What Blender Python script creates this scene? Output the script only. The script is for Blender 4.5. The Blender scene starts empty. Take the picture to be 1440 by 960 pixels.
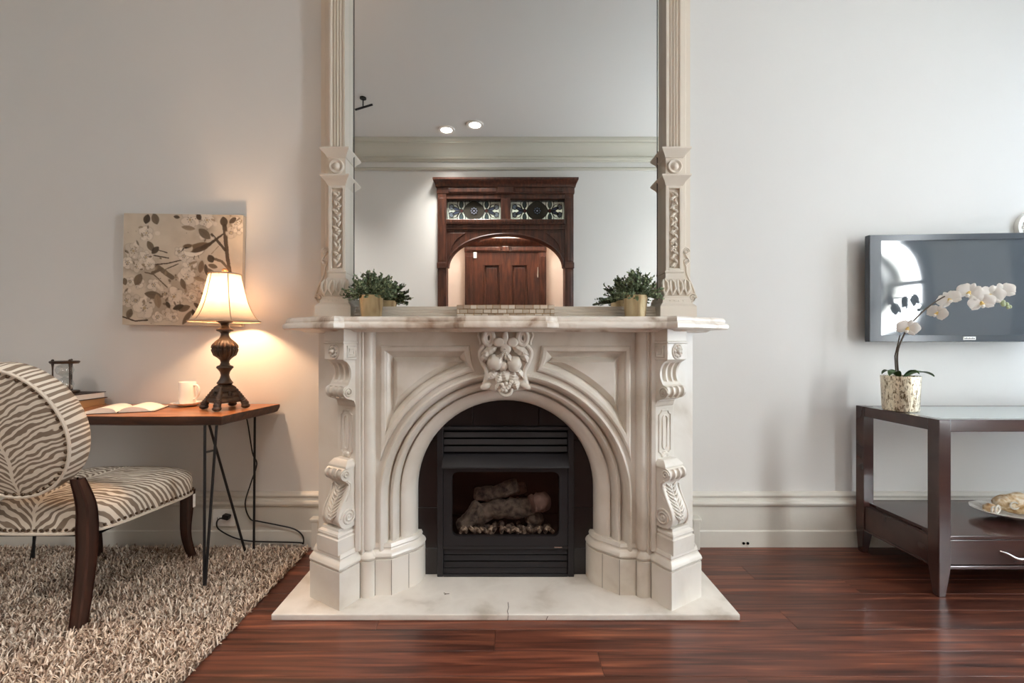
import bpy, bmesh, math, random
import numpy as np
from mathutils import Vector, Matrix

# ------------------------------------------------------------------ camera
scn = bpy.context.scene
COL = scn.collection
cam_d = bpy.data.cameras.new('camera')
cam_d.sensor_width = 36.0
cam_d.lens = 620.0 / 1440.0 * 36.0
cam_d.shift_x = 9.0 / 1440.0
cam_d.shift_y = 3.0 / 1440.0
cam_d.clip_start = 0.02
cam = bpy.data.objects.new('camera', cam_d)
cam.location = (0.0, 0.0, 1.08)
cam.rotation_euler = (math.pi / 2, 0, 0)
COL.objects.link(cam)
scn.camera = cam

# ------------------------------------------------------------------ world, daylight, exposure
world = bpy.data.worlds.new('world')
scn.world = world
world.use_nodes = True
world.node_tree.nodes['Background'].inputs[0].default_value = (0.75, 0.87, 1.0, 1)
world.node_tree.nodes['Background'].inputs[1].default_value = 5.0
scn.view_settings.view_transform = 'Standard'
scn.view_settings.look = 'None'
scn.view_settings.gamma = 1.0
scn.view_settings.use_curve_mapping = False
scn.view_settings.exposure = 0.80
try:
    scn.cycles.use_denoising = True
    scn.cycles.max_bounces = 14
    scn.cycles.diffuse_bounces = 7
    scn.cycles.glossy_bounces = 6
    scn.cycles.transparent_max_bounces = 16
    scn.cycles.sample_clamp_indirect = 8.0
    scn.cycles.caustics_reflective = False
    scn.cycles.caustics_refractive = False
except Exception:
    pass

WALL_Y, FRONT_Y, LEFT_X, RIGHT_X, CEIL = 2.36, -0.46, -3.3, 3.5, 3.40
HALL_Y = -1.40
# windows of the right-hand wall: (y0, y1, z0, z1)
WINS = [(-0.13, 0.35, 0.45, 2.90), (1.30, 2.00, 0.45, 2.90)]

def area(name, loc, rot, sx, sy, power, colr):
    l = bpy.data.lights.new(name, 'AREA')
    l.shape = 'RECTANGLE'; l.size = sx; l.size_y = sy
    l.energy = power; l.color = colr
    o = bpy.data.objects.new(name, l); o.location = loc; o.rotation_euler = rot
    COL.objects.link(o)
    return o
for (a0, a1, b0, b1), pw in zip(WINS, (275, 10)):
    area('window_daylight', (RIGHT_X + 0.30, (a0 + a1) / 2, (b0 + b1) / 2), (0, math.radians(90), 0), b1 - b0 + .6, a1 - a0 + 1.1, pw, (0.96, 0.985, 1.0))

# ------------------------------------------------------------------ helpers
def S(r, g, b):
    f = lambda c: (c / 255 / 12.92) if c / 255 <= 0.04045 else ((c / 255 + 0.055) / 1.055) ** 2.4
    return (f(r), f(g), f(b), 1.0)

class MB:
    def __init__(s): s.v = []; s.f = []
    def add(s, vs, fs):
        n = len(s.v); s.v += [tuple(p) for p in vs]; s.f += [tuple(i + n for i in q) for q in fs]; return s
    def box(s, x0, x1, y0, y1, z0, z1):
        vs = [(x, y, z) for z in (z0, z1) for y in (y0, y1) for x in (x0, x1)]
        return s.add(vs, [(0, 2, 3, 1), (4, 5, 7, 6), (0, 1, 5, 4), (2, 6, 7, 3), (0, 4, 6, 2), (1, 3, 7, 5)])
    def mbox(s, M, sx, sy, sz):
        vs = [M @ Vector((x * sx / 2, y * sy / 2, z * sz / 2)) for z in (-1, 1) for y in (-1, 1) for x in (-1, 1)]
        return s.add(vs, [(0, 2, 3, 1), (4, 5, 7, 6), (0, 1, 5, 4), (2, 6, 7, 3), (0, 4, 6, 2), (1, 3, 7, 5)])
    def loft(s, rings, closed=True, cap0=True, cap1=True):
        n = len(rings[0]); base = len(s.v); vs = [p for r in rings for p in r]; fs = []
        for i in range(len(rings) - 1):
            for j in range(n if closed else n - 1):
                k = (j + 1) % n
                fs.append((i * n + j, i * n + k, (i + 1) * n + k, (i + 1) * n + j))
        if closed and cap0: fs.append(tuple(range(n)))
        if closed and cap1: fs.append(tuple((len(rings) - 1) * n + j for j in range(n)))
        return s.add(vs, fs)
    def prism(s, pts, fn, a, b):
        """pts 2d polygon; fn(p, t) -> 3d; extruded from t=a to t=b"""
        return s.loft([[fn(p, a) for p in pts], [fn(p, b) for p in pts]])
    def lathe(s, prof, c=(0, 0, 0), n=24, M=None, fn=None):
        rings = []
        for r, z in prof:
            ring = []
            for j in range(n):
                a = 2 * math.pi * j / n
                rr = r if fn is None else fn(r, z, a)
                p = Vector((rr * math.cos(a), rr * math.sin(a), z))
                p = (M @ p) if M is not None else p + Vector(c)
                ring.append(p)
            rings.append(ring)
        return s.loft(rings)
    def tube(s, path, r, n=8, closed=False):
        P = [Vector(p) for p in path]; m = len(P)
        R = r if isinstance(r, (list, tuple)) else [r] * m
        T = []
        for i in range(m):
            a = P[(i - 1) % m] if (closed or i > 0) else P[i]
            b = P[(i + 1) % m] if (closed or i < m - 1) else P[i]
            T.append((b - a).normalized() if (b - a).length > 1e-9 else Vector((0, 0, 1)))
        up = Vector((0, 0, 1)) if abs(T[0].z) < .9 else Vector((1, 0, 0))
        N = (up - T[0] * up.dot(T[0])).normalized(); rings = []
        for i in range(m):
            N = N - T[i] * N.dot(T[i])
            N = N.normalized() if N.length > 1e-6 else T[i].orthogonal().normalized()
            B = T[i].cross(N)
            rings.append([P[i] + (N * math.cos(2 * math.pi * j / n) + B * math.sin(2 * math.pi * j / n)) * R[i] for j in range(n)])
        if closed: rings.append(rings[0]); return s.loft(rings, cap0=False, cap1=False)
        return s.loft(rings)
    def ball(s, c, r, nu=12, nv=8, M=None, fn=None):
        rx, ry, rz = r if isinstance(r, (list, tuple)) else (r, r, r)
        rings = []
        for i in range(nv + 1):
            t = math.pi * (i + .02 * (i == 0) - .02 * (i == nv)) / nv
            ring = []
            for j in range(nu):
                a = 2 * math.pi * j / nu
                d = Vector((math.sin(t) * math.cos(a), math.sin(t) * math.sin(a), math.cos(t)))
                k = 1 if fn is None else fn(d)
                p = Vector((d.x * rx * k, d.y * ry * k, d.z * rz * k))
                ring.append((M @ p if M is not None else p) + Vector(c))
            rings.append(ring)
        return s.loft(rings)
    def build(s, name, mat, parent=None, bevel=0, smooth=35, seg=2, clean=False):
        me = bpy.data.meshes.new(name)
        bm = bmesh.new()
        vv = [bm.verts.new(p) for p in s.v]
        for q in s.f:
            try: bm.faces.new([vv[i] for i in q])
            except ValueError: pass
        if clean: bmesh.ops.remove_doubles(bm, verts=bm.verts, dist=1e-5)
        bmesh.ops.recalc_face_normals(bm, faces=bm.faces)
        if bevel:
            ed = [e for e in bm.edges if len(e.link_faces) == 2 and e.calc_face_angle(0) > .5]
            bmesh.ops.bevel(bm, geom=ed, offset=bevel, segments=seg, profile=.5, affect='EDGES', clamp_overlap=True)
        bm.to_mesh(me); bm.free()
        if bevel and smooth: smooth = 18
        if smooth:
            me.polygons.foreach_set('use_smooth', [True] * len(me.polygons))
            me.set_sharp_from_angle(angle=math.radians(smooth))
        me.materials.append(mat)
        o = bpy.data.objects.new(name, me); COL.objects.link(o)
        if parent is not None: o.parent = parent
        return o

def tag(o, label=None, cat=None, group=None, kind=None):
    if label: o['label'] = label
    if cat: o['category'] = cat
    if group: o['group'] = group
    if kind: o['kind'] = kind
    return o
def thing(name, label, cat, loc=(0, 0, 0), rz=0, group=None):
    o = bpy.data.objects.new(name, None); COL.objects.link(o)
    o.location = loc; o.rotation_euler = (0, 0, rz); o.empty_display_size = .05
    return tag(o, label, cat, group)
def struct(o, label=None): return tag(o, label, kind='structure')
def copy_obj(o, parent, loc=None, rot=None):
    c = o.copy(); COL.objects.link(c); c.parent = parent
    if loc is not None: c.location = loc
    if rot is not None: c.rotation_euler = rot
    return c
def offset_poly(pts, d):
    """inset a closed 2d polygon by d (positive = inwards)"""
    n = len(pts); A = sum(pts[i][0] * pts[(i + 1) % n][1] - pts[(i + 1) % n][0] * pts[i][1] for i in range(n))
    sg = 1 if A > 0 else -1; out = []
    for i in range(n):
        p0 = Vector(pts[i - 1]); p1 = Vector(pts[i]); p2 = Vector(pts[(i + 1) % n])
        e1 = (p1 - p0).normalized(); e2 = (p2 - p1).normalized()
        n1 = Vector((-e1.y, e1.x)) * sg; n2 = Vector((-e2.y, e2.x)) * sg
        m = n1 + n2; k = max(1 + n1.dot(n2), .25)
        q = p1 + m * (d / k); out.append((q.x, q.y))
    return out
def bez(P, n):
    """Catmull-Rom through P"""
    P = [Vector(p) for p in P]; out = []
    for i in range(len(P) - 1):
        a = P[max(i - 1, 0)]; b = P[i]; c = P[i + 1]; d = P[min(i + 2, len(P) - 1)]
        for k in range(n):
            t = k / n
            out.append(.5 * ((2 * b) + (c - a) * t + (2 * a - 5 * b + 4 * c - d) * t * t + (3 * b - a - 3 * c + d) * t ** 3))
    out.append(P[-1]); return out

# ------------------------------------------------------------------ materials
def new_mat(name):
    m = bpy.data.materials.new(name); m.use_nodes = True
    nt = m.node_tree; return m, nt, nt.nodes['Principled BSDF']
def nd(nt, t, **kw):
    n = nt.nodes.new(t)
    for k, v in kw.items():
        if k in n.inputs: n.inputs[k].default_value = v
        else: setattr(n, k, v)
    return n
def plain(name, colr, rough=.5, metal=0, spec=.5, bump=0, bscale=60, coat=0, var=0, vscale=5, trans=0, ior=1.45, sheen=0):
    m, nt, b = new_mat(name)
    b.inputs['Base Color'].default_value = colr; b.inputs['Roughness'].default_value = rough
    b.inputs['Metallic'].default_value = metal; b.inputs['Specular IOR Level'].default_value = spec
    b.inputs['Coat Weight'].default_value = coat; b.inputs['Transmission Weight'].default_value = trans; b.inputs['IOR'].default_value = ior
    tc = nd(nt, 'ShaderNodeTexCoord')
    if var:
        nz = nd(nt, 'ShaderNodeTexNoise', Scale=vscale, Detail=4.0); nt.links.new(tc.outputs['Object'], nz.inputs['Vector'])
        mx = nd(nt, 'ShaderNodeMix', data_type='RGBA')
        nt.links.new(nz.outputs['Fac'], mx.inputs[0])
        mx.inputs[6].default_value = tuple(min(1, c * (1 - var)) for c in colr[:3]) + (1,)
        mx.inputs[7].default_value = tuple(min(1, c * (1 + var)) for c in colr[:3]) + (1,)
        nt.links.new(mx.outputs[2], b.inputs['Base Color'])
    if bump:
        nz = nd(nt, 'ShaderNodeTexNoise', Scale=bscale, Detail=3.0); nt.links.new(tc.outputs['Object'], nz.inputs['Vector'])
        bp = nd(nt, 'ShaderNodeBump', Strength=bump, Distance=.01)
        nt.links.new(nz.outputs['Fac'], bp.inputs['Height']); nt.links.new(bp.outputs[0], b.inputs['Normal'])
    return m
def ramp_mat(name, stops, scale, rough=.5, detail=6, dist=0, stretch=(1, 1, 1), bump=0, coat=0, spec=.5, rand=False):
    m, nt, b = new_mat(name)
    tc = nd(nt, 'ShaderNodeTexCoord'); mp = nd(nt, 'ShaderNodeMapping'); mp.inputs['Scale'].default_value = stretch
    nt.links.new(tc.outputs['Object'], mp.inputs['Vector'])
    if rand:
        oi = nd(nt, 'ShaderNodeObjectInfo'); mu = nd(nt, 'ShaderNodeMath', operation='MULTIPLY'); mu.inputs[1].default_value = 37.0
        nt.links.new(oi.outputs['Random'], mu.inputs[0]); cb = nd(nt, 'ShaderNodeCombineXYZ')
        for k in range(3): nt.links.new(mu.outputs[0], cb.inputs[k])
        nt.links.new(cb.outputs[0], mp.inputs['Location'])
    nz = nd(nt, 'ShaderNodeTexNoise', Scale=scale, Detail=float(detail), Distortion=float(dist)); nt.links.new(mp.outputs[0], nz.inputs['Vector'])
    rp = nd(nt, 'ShaderNodeValToRGB'); el = rp.color_ramp.elements
    while len(el) < len(stops): el.new(.5)
    for e, (p, c) in zip(el, stops): e.position = p; e.color = c
    nt.links.new(nz.outputs['Fac'], rp.inputs[0])
    outc = rp.outputs[0]
    if rand:
        hs = nd(nt, 'ShaderNodeHueSaturation'); mr = nd(nt, 'ShaderNodeMapRange'); mr.inputs[3].default_value = .72; mr.inputs[4].default_value = 1.28
        oi2 = nd(nt, 'ShaderNodeObjectInfo'); nt.links.new(oi2.outputs['Random'], mr.inputs[0]); nt.links.new(mr.outputs[0], hs.inputs['Value'])
        nt.links.new(outc, hs.inputs['Color']); outc = hs.outputs[0]
    nt.links.new(outc, b.inputs['Base Color'])
    b.inputs['Roughness'].default_value = rough; b.inputs['Coat Weight'].default_value = coat; b.inputs['Specular IOR Level'].default_value = spec
    if bump:
        bp = nd(nt, 'ShaderNodeBump', Strength=bump, Distance=.01); nt.links.new(nz.outputs['Fac'], bp.inputs['Height']); nt.links.new(bp.outputs[0], b.inputs['Normal'])
    return m

M = {}
M['wall'] = plain('wall_paint', S(222, 220, 216), .62, spec=.3, bump=.04, bscale=40, var=.025, vscale=2)
M['ceil'] = plain('ceiling_paint', S(214, 213, 210), .7, spec=.2)
M['trim'] = plain('trim_paint', S(214, 210, 200), .4, spec=.4, bump=.05, bscale=25, var=.04, vscale=9)
M['hallwall'] = plain('hall_paint', S(206, 190, 178), .7, spec=.2)
M['cornice'] = plain('cornice_paint', S(196, 193, 180), .5, spec=.3)
M['floor'] = ramp_mat('stained_floorboard', [(.28, S(44, 23, 17)), (.44, S(78, 42, 31)), (.57, S(100, 56, 41)), (.74, S(138, 82, 58))], 5.5, .36, 9, .8, (.35, 8, 1), .03, .12, rand=True)
M['subfloor'] = plain('subfloor', S(40, 20, 13), .7)
M['marble'] = ramp_mat('cream_marble', [(.22, S(174, 160, 142)), (.40, S(209, 201, 188)), (.55, S(221, 215, 205)), (.8, S(226, 221, 213))], 3.2, .34, 7, .5, (1, 1, 1), .03, .1)
M['shelfmarble'] = ramp_mat('veined_shelf_marble', [(.30, S(150, 122, 100)), (.42, S(208, 194, 178)), (.55, S(232, 224, 213)), (.8, S(236, 230, 222))], 6.0, .28, 6, 1.2, (1, 1, 1), .02, .2)
M['hearth'] = ramp_mat('worn_hearth_marble', [(.28, S(178, 168, 154)), (.42, S(212, 205, 195)), (.55, S(222, 216, 207)), (.75, S(208, 202, 193))], 5.0, .45, 13, .3, (1, 1, 1), .05, .05)
M['frame'] = plain('mirror_frame_paint', S(224, 213, 198), .42, spec=.4, var=.03, vscale=12)
M['mirror'] = plain('mirror_glass', (.93, .945, .935, 1), .012, 1.0)
M['black'] = plain('black_iron', S(30, 28, 29), .45, spec=.4)
M['blackgap'] = plain('matte_black', S(10, 9, 9), .9, spec=.1)  # near-black for fire chamber, louvre backing, holes, slots and seat base
M['insert'] = plain('charcoal_metal', S(33, 31, 33), .45, spec=.45, var=.08, vscale=6)
M['tile'] = ramp_mat('black_marble_tile', [(.3, S(14, 11, 11)), (.66, S(32, 25, 25)), (.735, S(30, 24, 24)), (.75, S(120, 112, 106)), (.765, S(28, 22, 22))], 2.1, .3, 5, 1.5, (1, 1, 1), 0, .15, rand=True)
M['log'] = ramp_mat('ceramic_log', [(.3, S(34, 30, 27)), (.5, S(92, 82, 73)), (.7, S(122, 110, 99))], 40, .85, 5, .5, (1, 1, 1), .7)
M['log2'] = ramp_mat('ceramic_log_red', [(.3, S(74, 56, 50)), (.6, S(116, 90, 80)), (.8, S(132, 106, 96))], 14, .85, 5, .5, (1, 1, 1), .3)
M['chip'] = ramp_mat('wood_chip_bark', [(.35, S(44, 38, 34)), (.5, S(118, 104, 90)), (.62, S(190, 174, 152))], 55, .8, 4, .5, (1, 1, 1), .4, rand=True)
M['dkwood'] = ramp_mat('dark_mahogany', [(.3, S(44, 23, 15)), (.5, S(70, 38, 26)), (.7, S(92, 52, 35))], 6, .35, 6, .3, (6, 6, .8), .02, .2)
M['espresso'] = ramp_mat('espresso_wood', [(.25, S(54, 34, 31)), (.5, S(66, 43, 39)), (.8, S(84, 54, 46))], 2.5, .2, 4, .2, (.6, 3, 3), 0, .3)
M['chairwood'] = ramp_mat('dark_walnut_leg', [(.3, S(40, 23, 18)), (.6, S(62, 36, 27)), (.8, S(80, 48, 36))], 7, .35, 5, .3, (6, 6, .8), .02, .2)
M['desk'] = ramp_mat('acacia_desktop', [(.3, S(132, 78, 44)), (.5, S(166, 104, 62)), (.7, S(188, 126, 80))], 4, .35, 7, .6, (1.2, 9, 1), .03, .2)
M['deskedge'] = ramp_mat('desk_live_edge', [(.3, S(42, 26, 19)), (.6, S(74, 46, 33)), (.8, S(98, 64, 46))], 6, .5, 6, .4, (1, 6, 6), .15)
M['brass'] = plain('brushed_brass', S(228, 208, 170), .24, 1.0)
M['bronze'] = ramp_mat('antique_bronze', [(.35, S(36, 26, 20)), (.6, S(72, 54, 40)), (.75, S(120, 92, 64))], 18, .42, 5, .3, (1, 1, 1), .12)
M['soil'] = plain('potting_moss', S(52, 44, 32), .9, bump=.5, bscale=90)
M['white_ceramic'] = plain('white_glaze', S(238, 233, 226), .16, spec=.5)
M['paper'] = plain('book_paper', S(240, 230, 214), .8, spec=.1)
M['cover'] = plain('dark_book_cover', S(58, 42, 34), .55)
M['tanbook'] = plain('tan_book_cloth', S(186, 146, 100), .7)
M['plate'] = plain('outlet_plastic', S(248, 246, 241), .35)
M['tack'] = plain('nailhead_bronze', S(96, 78, 62), .3, .9)
M['tvgrey'] = plain('television_bezel', S(72, 78, 84), .22, spec=.6)
M['tvdark'] = plain('television_side', S(40, 43, 46), .4)
M['screen'] = plain('television_screen', S(90, 98, 105), .05, spec=1.0, coat=.6)
M['petal'] = plain('orchid_petal', S(244, 241, 236), .5, sheen=0)
M['petalc'] = plain('orchid_lip', S(226, 196, 120), .5)
M['stem'] = plain('orchid_stem', S(84, 72, 60), .55)
M['bud'] = plain('orchid_bud', S(170, 178, 140), .5)
M['leafo'] = plain('orchid_leaf', S(72, 96, 56), .4, var=.15, vscale=14)
M['chrome'] = plain('satin_nickel', S(210, 208, 206), .18, 1.0)
M['shellw'] = ramp_mat('tan_cream_ornament', [(.35, S(168, 126, 78)), (.5, S(214, 188, 148)), (.62, S(240, 230, 212))], 26, .4, 4, 1.0)
M['dish'] = ramp_mat('pearl_dish', [(.4, S(206, 200, 190)), (.6, S(240, 237, 230))], 20, .25, 4, .5)
M['linen'] = None
M['joint'] = plain('recess_joint', S(88, 76, 66), .8)

# glass with see-through panes
def glass_mat(name, tint, gloss=.12, rough=.02, facing=False):
    m = bpy.data.materials.new(name); m.use_nodes = True; nt = m.node_tree; nt.nodes.clear()
    out = nd(nt, 'ShaderNodeOutputMaterial'); tr = nd(nt, 'ShaderNodeBsdfTransparent'); tr.inputs[0].default_value = tint
    gl = nd(nt, 'ShaderNodeBsdfGlossy'); gl.inputs['Roughness'].default_value = rough
    mx = nd(nt, 'ShaderNodeMixShader'); fr = nd(nt, 'ShaderNodeFresnel'); fr.inputs[0].default_value = 1.5
    if facing: nt.links.new(fr.outputs[0], mx.inputs[0])
    else: mx.inputs[0].default_value = gloss
    nt.links.new(tr.outputs[0], mx.inputs[1]); nt.links.new(gl.outputs[0], mx.inputs[2]); nt.links.new(mx.outputs[0], out.inputs[0])
    return m
M['pane'] = glass_mat('window_pane', (.97, .98, .98, 1), .05)
M['fireglass'] = glass_mat('smoked_fire_glass', (.86, .84, .83, 1), .025, .05)
M['tableglass'] = glass_mat('table_glass', (.86, .90, .88, 1), .3, .02, True)
nt = M['tableglass'].node_tree; mix_ = [n for n in nt.nodes if n.type == 'MIX_SHADER'][0]; tr_ = [n for n in nt.nodes if n.type == 'BSDF_TRANSPARENT'][0]
df_ = nd(nt, 'ShaderNodeBsdfDiffuse'); df_.inputs[0].default_value = S(224, 230, 228); m2_ = nd(nt, 'ShaderNodeMixShader'); m2_.inputs[0].default_value = .85
nt.links.new(tr_.outputs[0], m2_.inputs[1]); nt.links.new(df_.outputs[0], m2_.inputs[2]); nt.links.new(m2_.outputs[0], mix_.inputs[1])
M['clear'] = glass_mat('hourglass_glass', (.9, .92, .92, 1), .14, .02)
def emit(name, colr, s):
    m = bpy.data.materials.new(name); m.use_nodes = True; nt = m.node_tree; nt.nodes.clear()
    out = nd(nt, 'ShaderNodeOutputMaterial'); e = nd(nt, 'ShaderNodeEmission'); e.inputs[0].default_value = colr; e.inputs[1].default_value = s
    nt.links.new(e.outputs[0], out.inputs[0]); return m
M['downlight'] = emit('downlight_lens', (1, .96, .9, 1), 12)
M['bulb'] = emit('lamp_bulb', (1, .72, .45, 1), 12)
def translucent(name, colr, t=.5, weave=0):
    m = bpy.data.materials.new(name); m.use_nodes = True; nt = m.node_tree; nt.nodes.clear()
    out = nd(nt, 'ShaderNodeOutputMaterial'); a = nd(nt, 'ShaderNodeBsdfDiffuse'); b = nd(nt, 'ShaderNodeBsdfTranslucent')
    a.inputs[0].default_value = colr; b.inputs[0].default_value = colr
    if weave:
        tc = nd(nt, 'ShaderNodeTexCoord'); mp = nd(nt, 'ShaderNodeMapping'); mp.inputs['Scale'].default_value = (60, 60, 500)
        nz = nd(nt, 'ShaderNodeTexNoise', Scale=1.0, Detail=3.0); nt.links.new(tc.outputs['Object'], mp.inputs[0]); nt.links.new(mp.outputs[0], nz.inputs['Vector'])
        mx2 = nd(nt, 'ShaderNodeMix', data_type='RGBA'); mx2.inputs[6].default_value = tuple(c * .8 for c in colr[:3]) + (1,); mx2.inputs[7].default_value = colr
        nt.links.new(nz.outputs['Fac'], mx2.inputs[0])
        for q in (a, b): nt.links.new(mx2.outputs[2], q.inputs[0])
    mx = nd(nt, 'ShaderNodeMixShader'); mx.inputs[0].default_value = t
    nt.links.new(a.outputs[0], mx.inputs[1]); nt.links.new(b.outputs[0], mx.inputs[2]); nt.links.new(mx.outputs[0], out.inputs[0]); return m
M['linen'] = translucent('linen_lampshade', S(200, 182, 162), .27, 1)
M['seam'] = plain('shade_piping', S(176, 152, 128), .8)
for k, c in dict(sg_pale=(206, 214, 208), sg_dark=(84, 80, 72), sg_blue=(84, 92, 112), sg_lilac=(184, 188, 208), sg_green=(92, 108, 110), sg_grey=(134, 146, 158), sg_red=(96, 62, 58)).items():
    M[k] = translucent('stained_glass_' + k[3:], S(*c), .45)
M['lead'] = plain('lead_came', S(34, 34, 34), .5, .3)

# striped (zebra-like) upholstery: bands fan out from a spine
def zebra(name, axis):
    m, nt, b = new_mat(name)
    tc = nd(nt, 'ShaderNodeTexCoord'); sp = nd(nt, 'ShaderNodeSeparateXYZ'); nt.links.new(tc.outputs['Object'], sp.inputs[0])
    def mt(op, a, c):
        n = nd(nt, 'ShaderNodeMath', operation=op)
        for k, q in enumerate((a, c)):
            if q is None: continue
            if isinstance(q, (int, float)): n.inputs[k].default_value = q
            else: nt.links.new(q, n.inputs[k])
        return n.outputs[0]
    nz = nd(nt, 'ShaderNodeTexNoise', Scale=9.0, Detail=2.0); nt.links.new(tc.outputs['Object'], nz.inputs['Vector'])
    wob = mt('MULTIPLY', mt('SUBTRACT', nz.outputs['Fac'], .5), .05)
    ax = mt('ABSOLUTE', mt('ADD', sp.outputs['X'], wob), None)
    along = sp.outputs['Z'] if axis == 'Z' else sp.outputs['Y']
    spread = mt('POWER', mt('ADD', ax, .0005), .7)
    s0 = mt('SUBTRACT', along, mt('MULTIPLY', spread, .33))
    if axis == 'Y': s0 = mt('ADD', s0, mt('MULTIPLY', sp.outputs['Z'], .55))
    cb = nd(nt, 'ShaderNodeCombineXYZ'); nt.links.new(mt('MULTIPLY', ax, .55), cb.inputs[0]); nt.links.new(s0, cb.inputs[2])
    nt.links.new(mt('MULTIPLY', sp.outputs['X'], .4), cb.inputs[1])
    wv = nd(nt, 'ShaderNodeTexWave', Scale=14.5, Distortion=7.5, Detail=1.8); wv.bands_direction = 'Z'
    wv.inputs['Detail Scale'].default_value = 1.3; wv.inputs['Detail Roughness'].default_value = .55
    nt.links.new(cb.outputs[0], wv.inputs['Vector'])
    rp = nd(nt, 'ShaderNodeValToRGB'); e = rp.color_ramp.elements
    e[0].position = .44; e[0].color = S(132, 117, 102); e[1].position = .56; e[1].color = S(216, 206, 190)
    nt.links.new(wv.outputs['Fac'], rp.inputs[0])
    spine = mt('LESS_THAN', ax, .006)
    mx = nd(nt, 'ShaderNodeMix', data_type='RGBA'); nt.links.new(spine, mx.inputs[0]); nt.links.new(rp.outputs[0], mx.inputs[6]); mx.inputs[7].default_value = S(216, 206, 190)
    nt.links.new(mx.outputs[2], b.inputs['Base Color']); b.inputs['Roughness'].default_value = .85; b.inputs['Specular IOR Level'].default_value = .15
    return m
M['zebra_back'] = zebra('zebra_fabric_back', 'Z')
M['zebra_seat'] = zebra('zebra_fabric_seat', 'Y')
M['piping'] = plain('cream_piping', S(206, 194, 178), .85)
def attr_mat(name, rough=.9, trans=0):
    m, nt, b = new_mat(name); a = nd(nt, 'ShaderNodeAttribute'); a.attribute_name = 'Col'
    nt.links.new(a.outputs['Color'], b.inputs['Base Color']); b.inputs['Roughness'].default_value = rough; b.inputs['Specular IOR Level'].default_value = .15
    return m
M['attr'] = attr_mat('dyed_surface'); M['leafmix'] = attr_mat('small_leaf', .5)
def mesh_col(name, verts, faces, cols, mat, parent=None, smooth=True):
    """numpy mesh with per-vertex colour; all faces of one size"""
    verts = np.asarray(verts, np.float32); faces = np.asarray(faces, np.int32); k = faces.shape[1]
    me = bpy.data.meshes.new(name)
    me.vertices.add(len(verts)); me.vertices.foreach_set('co', verts.ravel())
    me.loops.add(faces.size); me.loops.foreach_set('vertex_index', faces.ravel())
    me.polygons.add(len(faces)); me.polygons.foreach_set('loop_start', np.arange(0, faces.size, k, dtype=np.int32))
    try: me.polygons.foreach_set('loop_total', np.full(len(faces), k, np.int32))
    except Exception: pass
    me.polygons.foreach_set('use_smooth', np.full(len(faces), smooth))
    at = me.color_attributes.new('Col', 'FLOAT_COLOR', 'POINT')
    c = np.ones((len(verts), 4), np.float32); c[:, :3] = cols; at.data.foreach_set('color', c.ravel())
    me.update(calc_edges=True); me.validate()
    me.materials.append(mat)
    o = bpy.data.objects.new(name, me); COL.objects.link(o)
    if parent is not None: o.parent = parent
    return o
# ================================================================== THE SETTING
R = random.Random(7)
# floor with separate boards
floor = struct(MB().box(LEFT_X, RIGHT_X, HALL_Y, WALL_Y, -.08, -.022).build('floor', M['subfloor'], smooth=0))
pw = .118; y = HALL_Y; row = 0; plank_mesh = {}
while y < WALL_Y - .001:
    w = min(pw, WALL_Y - y); x = LEFT_X - R.uniform(0, 1.2)
    while x < RIGHT_X:
        L = R.choice((1.6, 2.1, 2.6, 3.2)); x0 = max(x, LEFT_X); x1 = min(x + L, RIGHT_X); x += L
        if x1 - x0 < .02: continue
        key = (round(x1 - x0, 3), round(w, 3))
        if key not in plank_mesh:
            ln = (x1 - x0) / 2 - .0006
            o = MB().box(-ln, ln, -w / 2 + .0009, w / 2 - .0009, -.022, 0).build('plank', M['floor'], floor, bevel=.0004, seg=1)
            plank_mesh[key] = o
        else:
            o = copy_obj(plank_mesh[key], floor)
        o.location = ((x0 + x1) / 2, y + w / 2, R.uniform(-.0003, 0))
    y += pw; row += 1

struct(MB().box(LEFT_X - .1, RIGHT_X + .1, WALL_Y, WALL_Y + .12, 0, CEIL).build('wall_back', M['wall'], smooth=0))
struct(MB().box(LEFT_X - .12, LEFT_X, HALL_Y, WALL_Y, 0, CEIL).build('wall_left', M['wall'], smooth=0))
mb = MB()
zs0, zs1 = WINS[0][2], WINS[0][3]
ys = [FRONT_Y] + [q for w_ in WINS for q in w_[:2]] + [WALL_Y]
for i in range(0, len(ys), 2): mb.box(RIGHT_X, RIGHT_X + .16, ys[i], ys[i + 1], 0, CEIL)
for w_ in WINS: mb.box(RIGHT_X, RIGHT_X + .16, w_[0], w_[1], 0, zs0).box(RIGHT_X, RIGHT_X + .16, w_[0], w_[1], zs1, CEIL)
struct(mb.build('wall_right', M['wall'], smooth=0))
OX = .69
mb = MB().box(LEFT_X, -OX - .02, FRONT_Y - .14, FRONT_Y, 0, CEIL).box(OX + .02, RIGHT_X + .16, FRONT_Y - .14, FRONT_Y, 0, CEIL).box(-OX - .02, OX + .02, FRONT_Y - .14, FRONT_Y, 2.80, CEIL)
struct(mb.build('wall_front', M['wall'], smooth=0))
struct(MB().box(LEFT_X - .12, RIGHT_X + .16, HALL_Y, WALL_Y + .12, CEIL, CEIL + .1).build('ceiling', M['ceil'], smooth=0))
# the hall beyond the opening
struct(MB().box(-1.7, 1.7, HALL_Y - .1, HALL_Y, 0, CEIL).build('wall_hall', M['hallwall'], smooth=0))
for nm, xx in (('wall_hall_left', -1.7), ('wall_hall_right', 1.6)):
    struct(MB().box(xx, xx + .1, HALL_Y, FRONT_Y - .14, 0, CEIL).build(nm, M['hallwall'], smooth=0))

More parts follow.
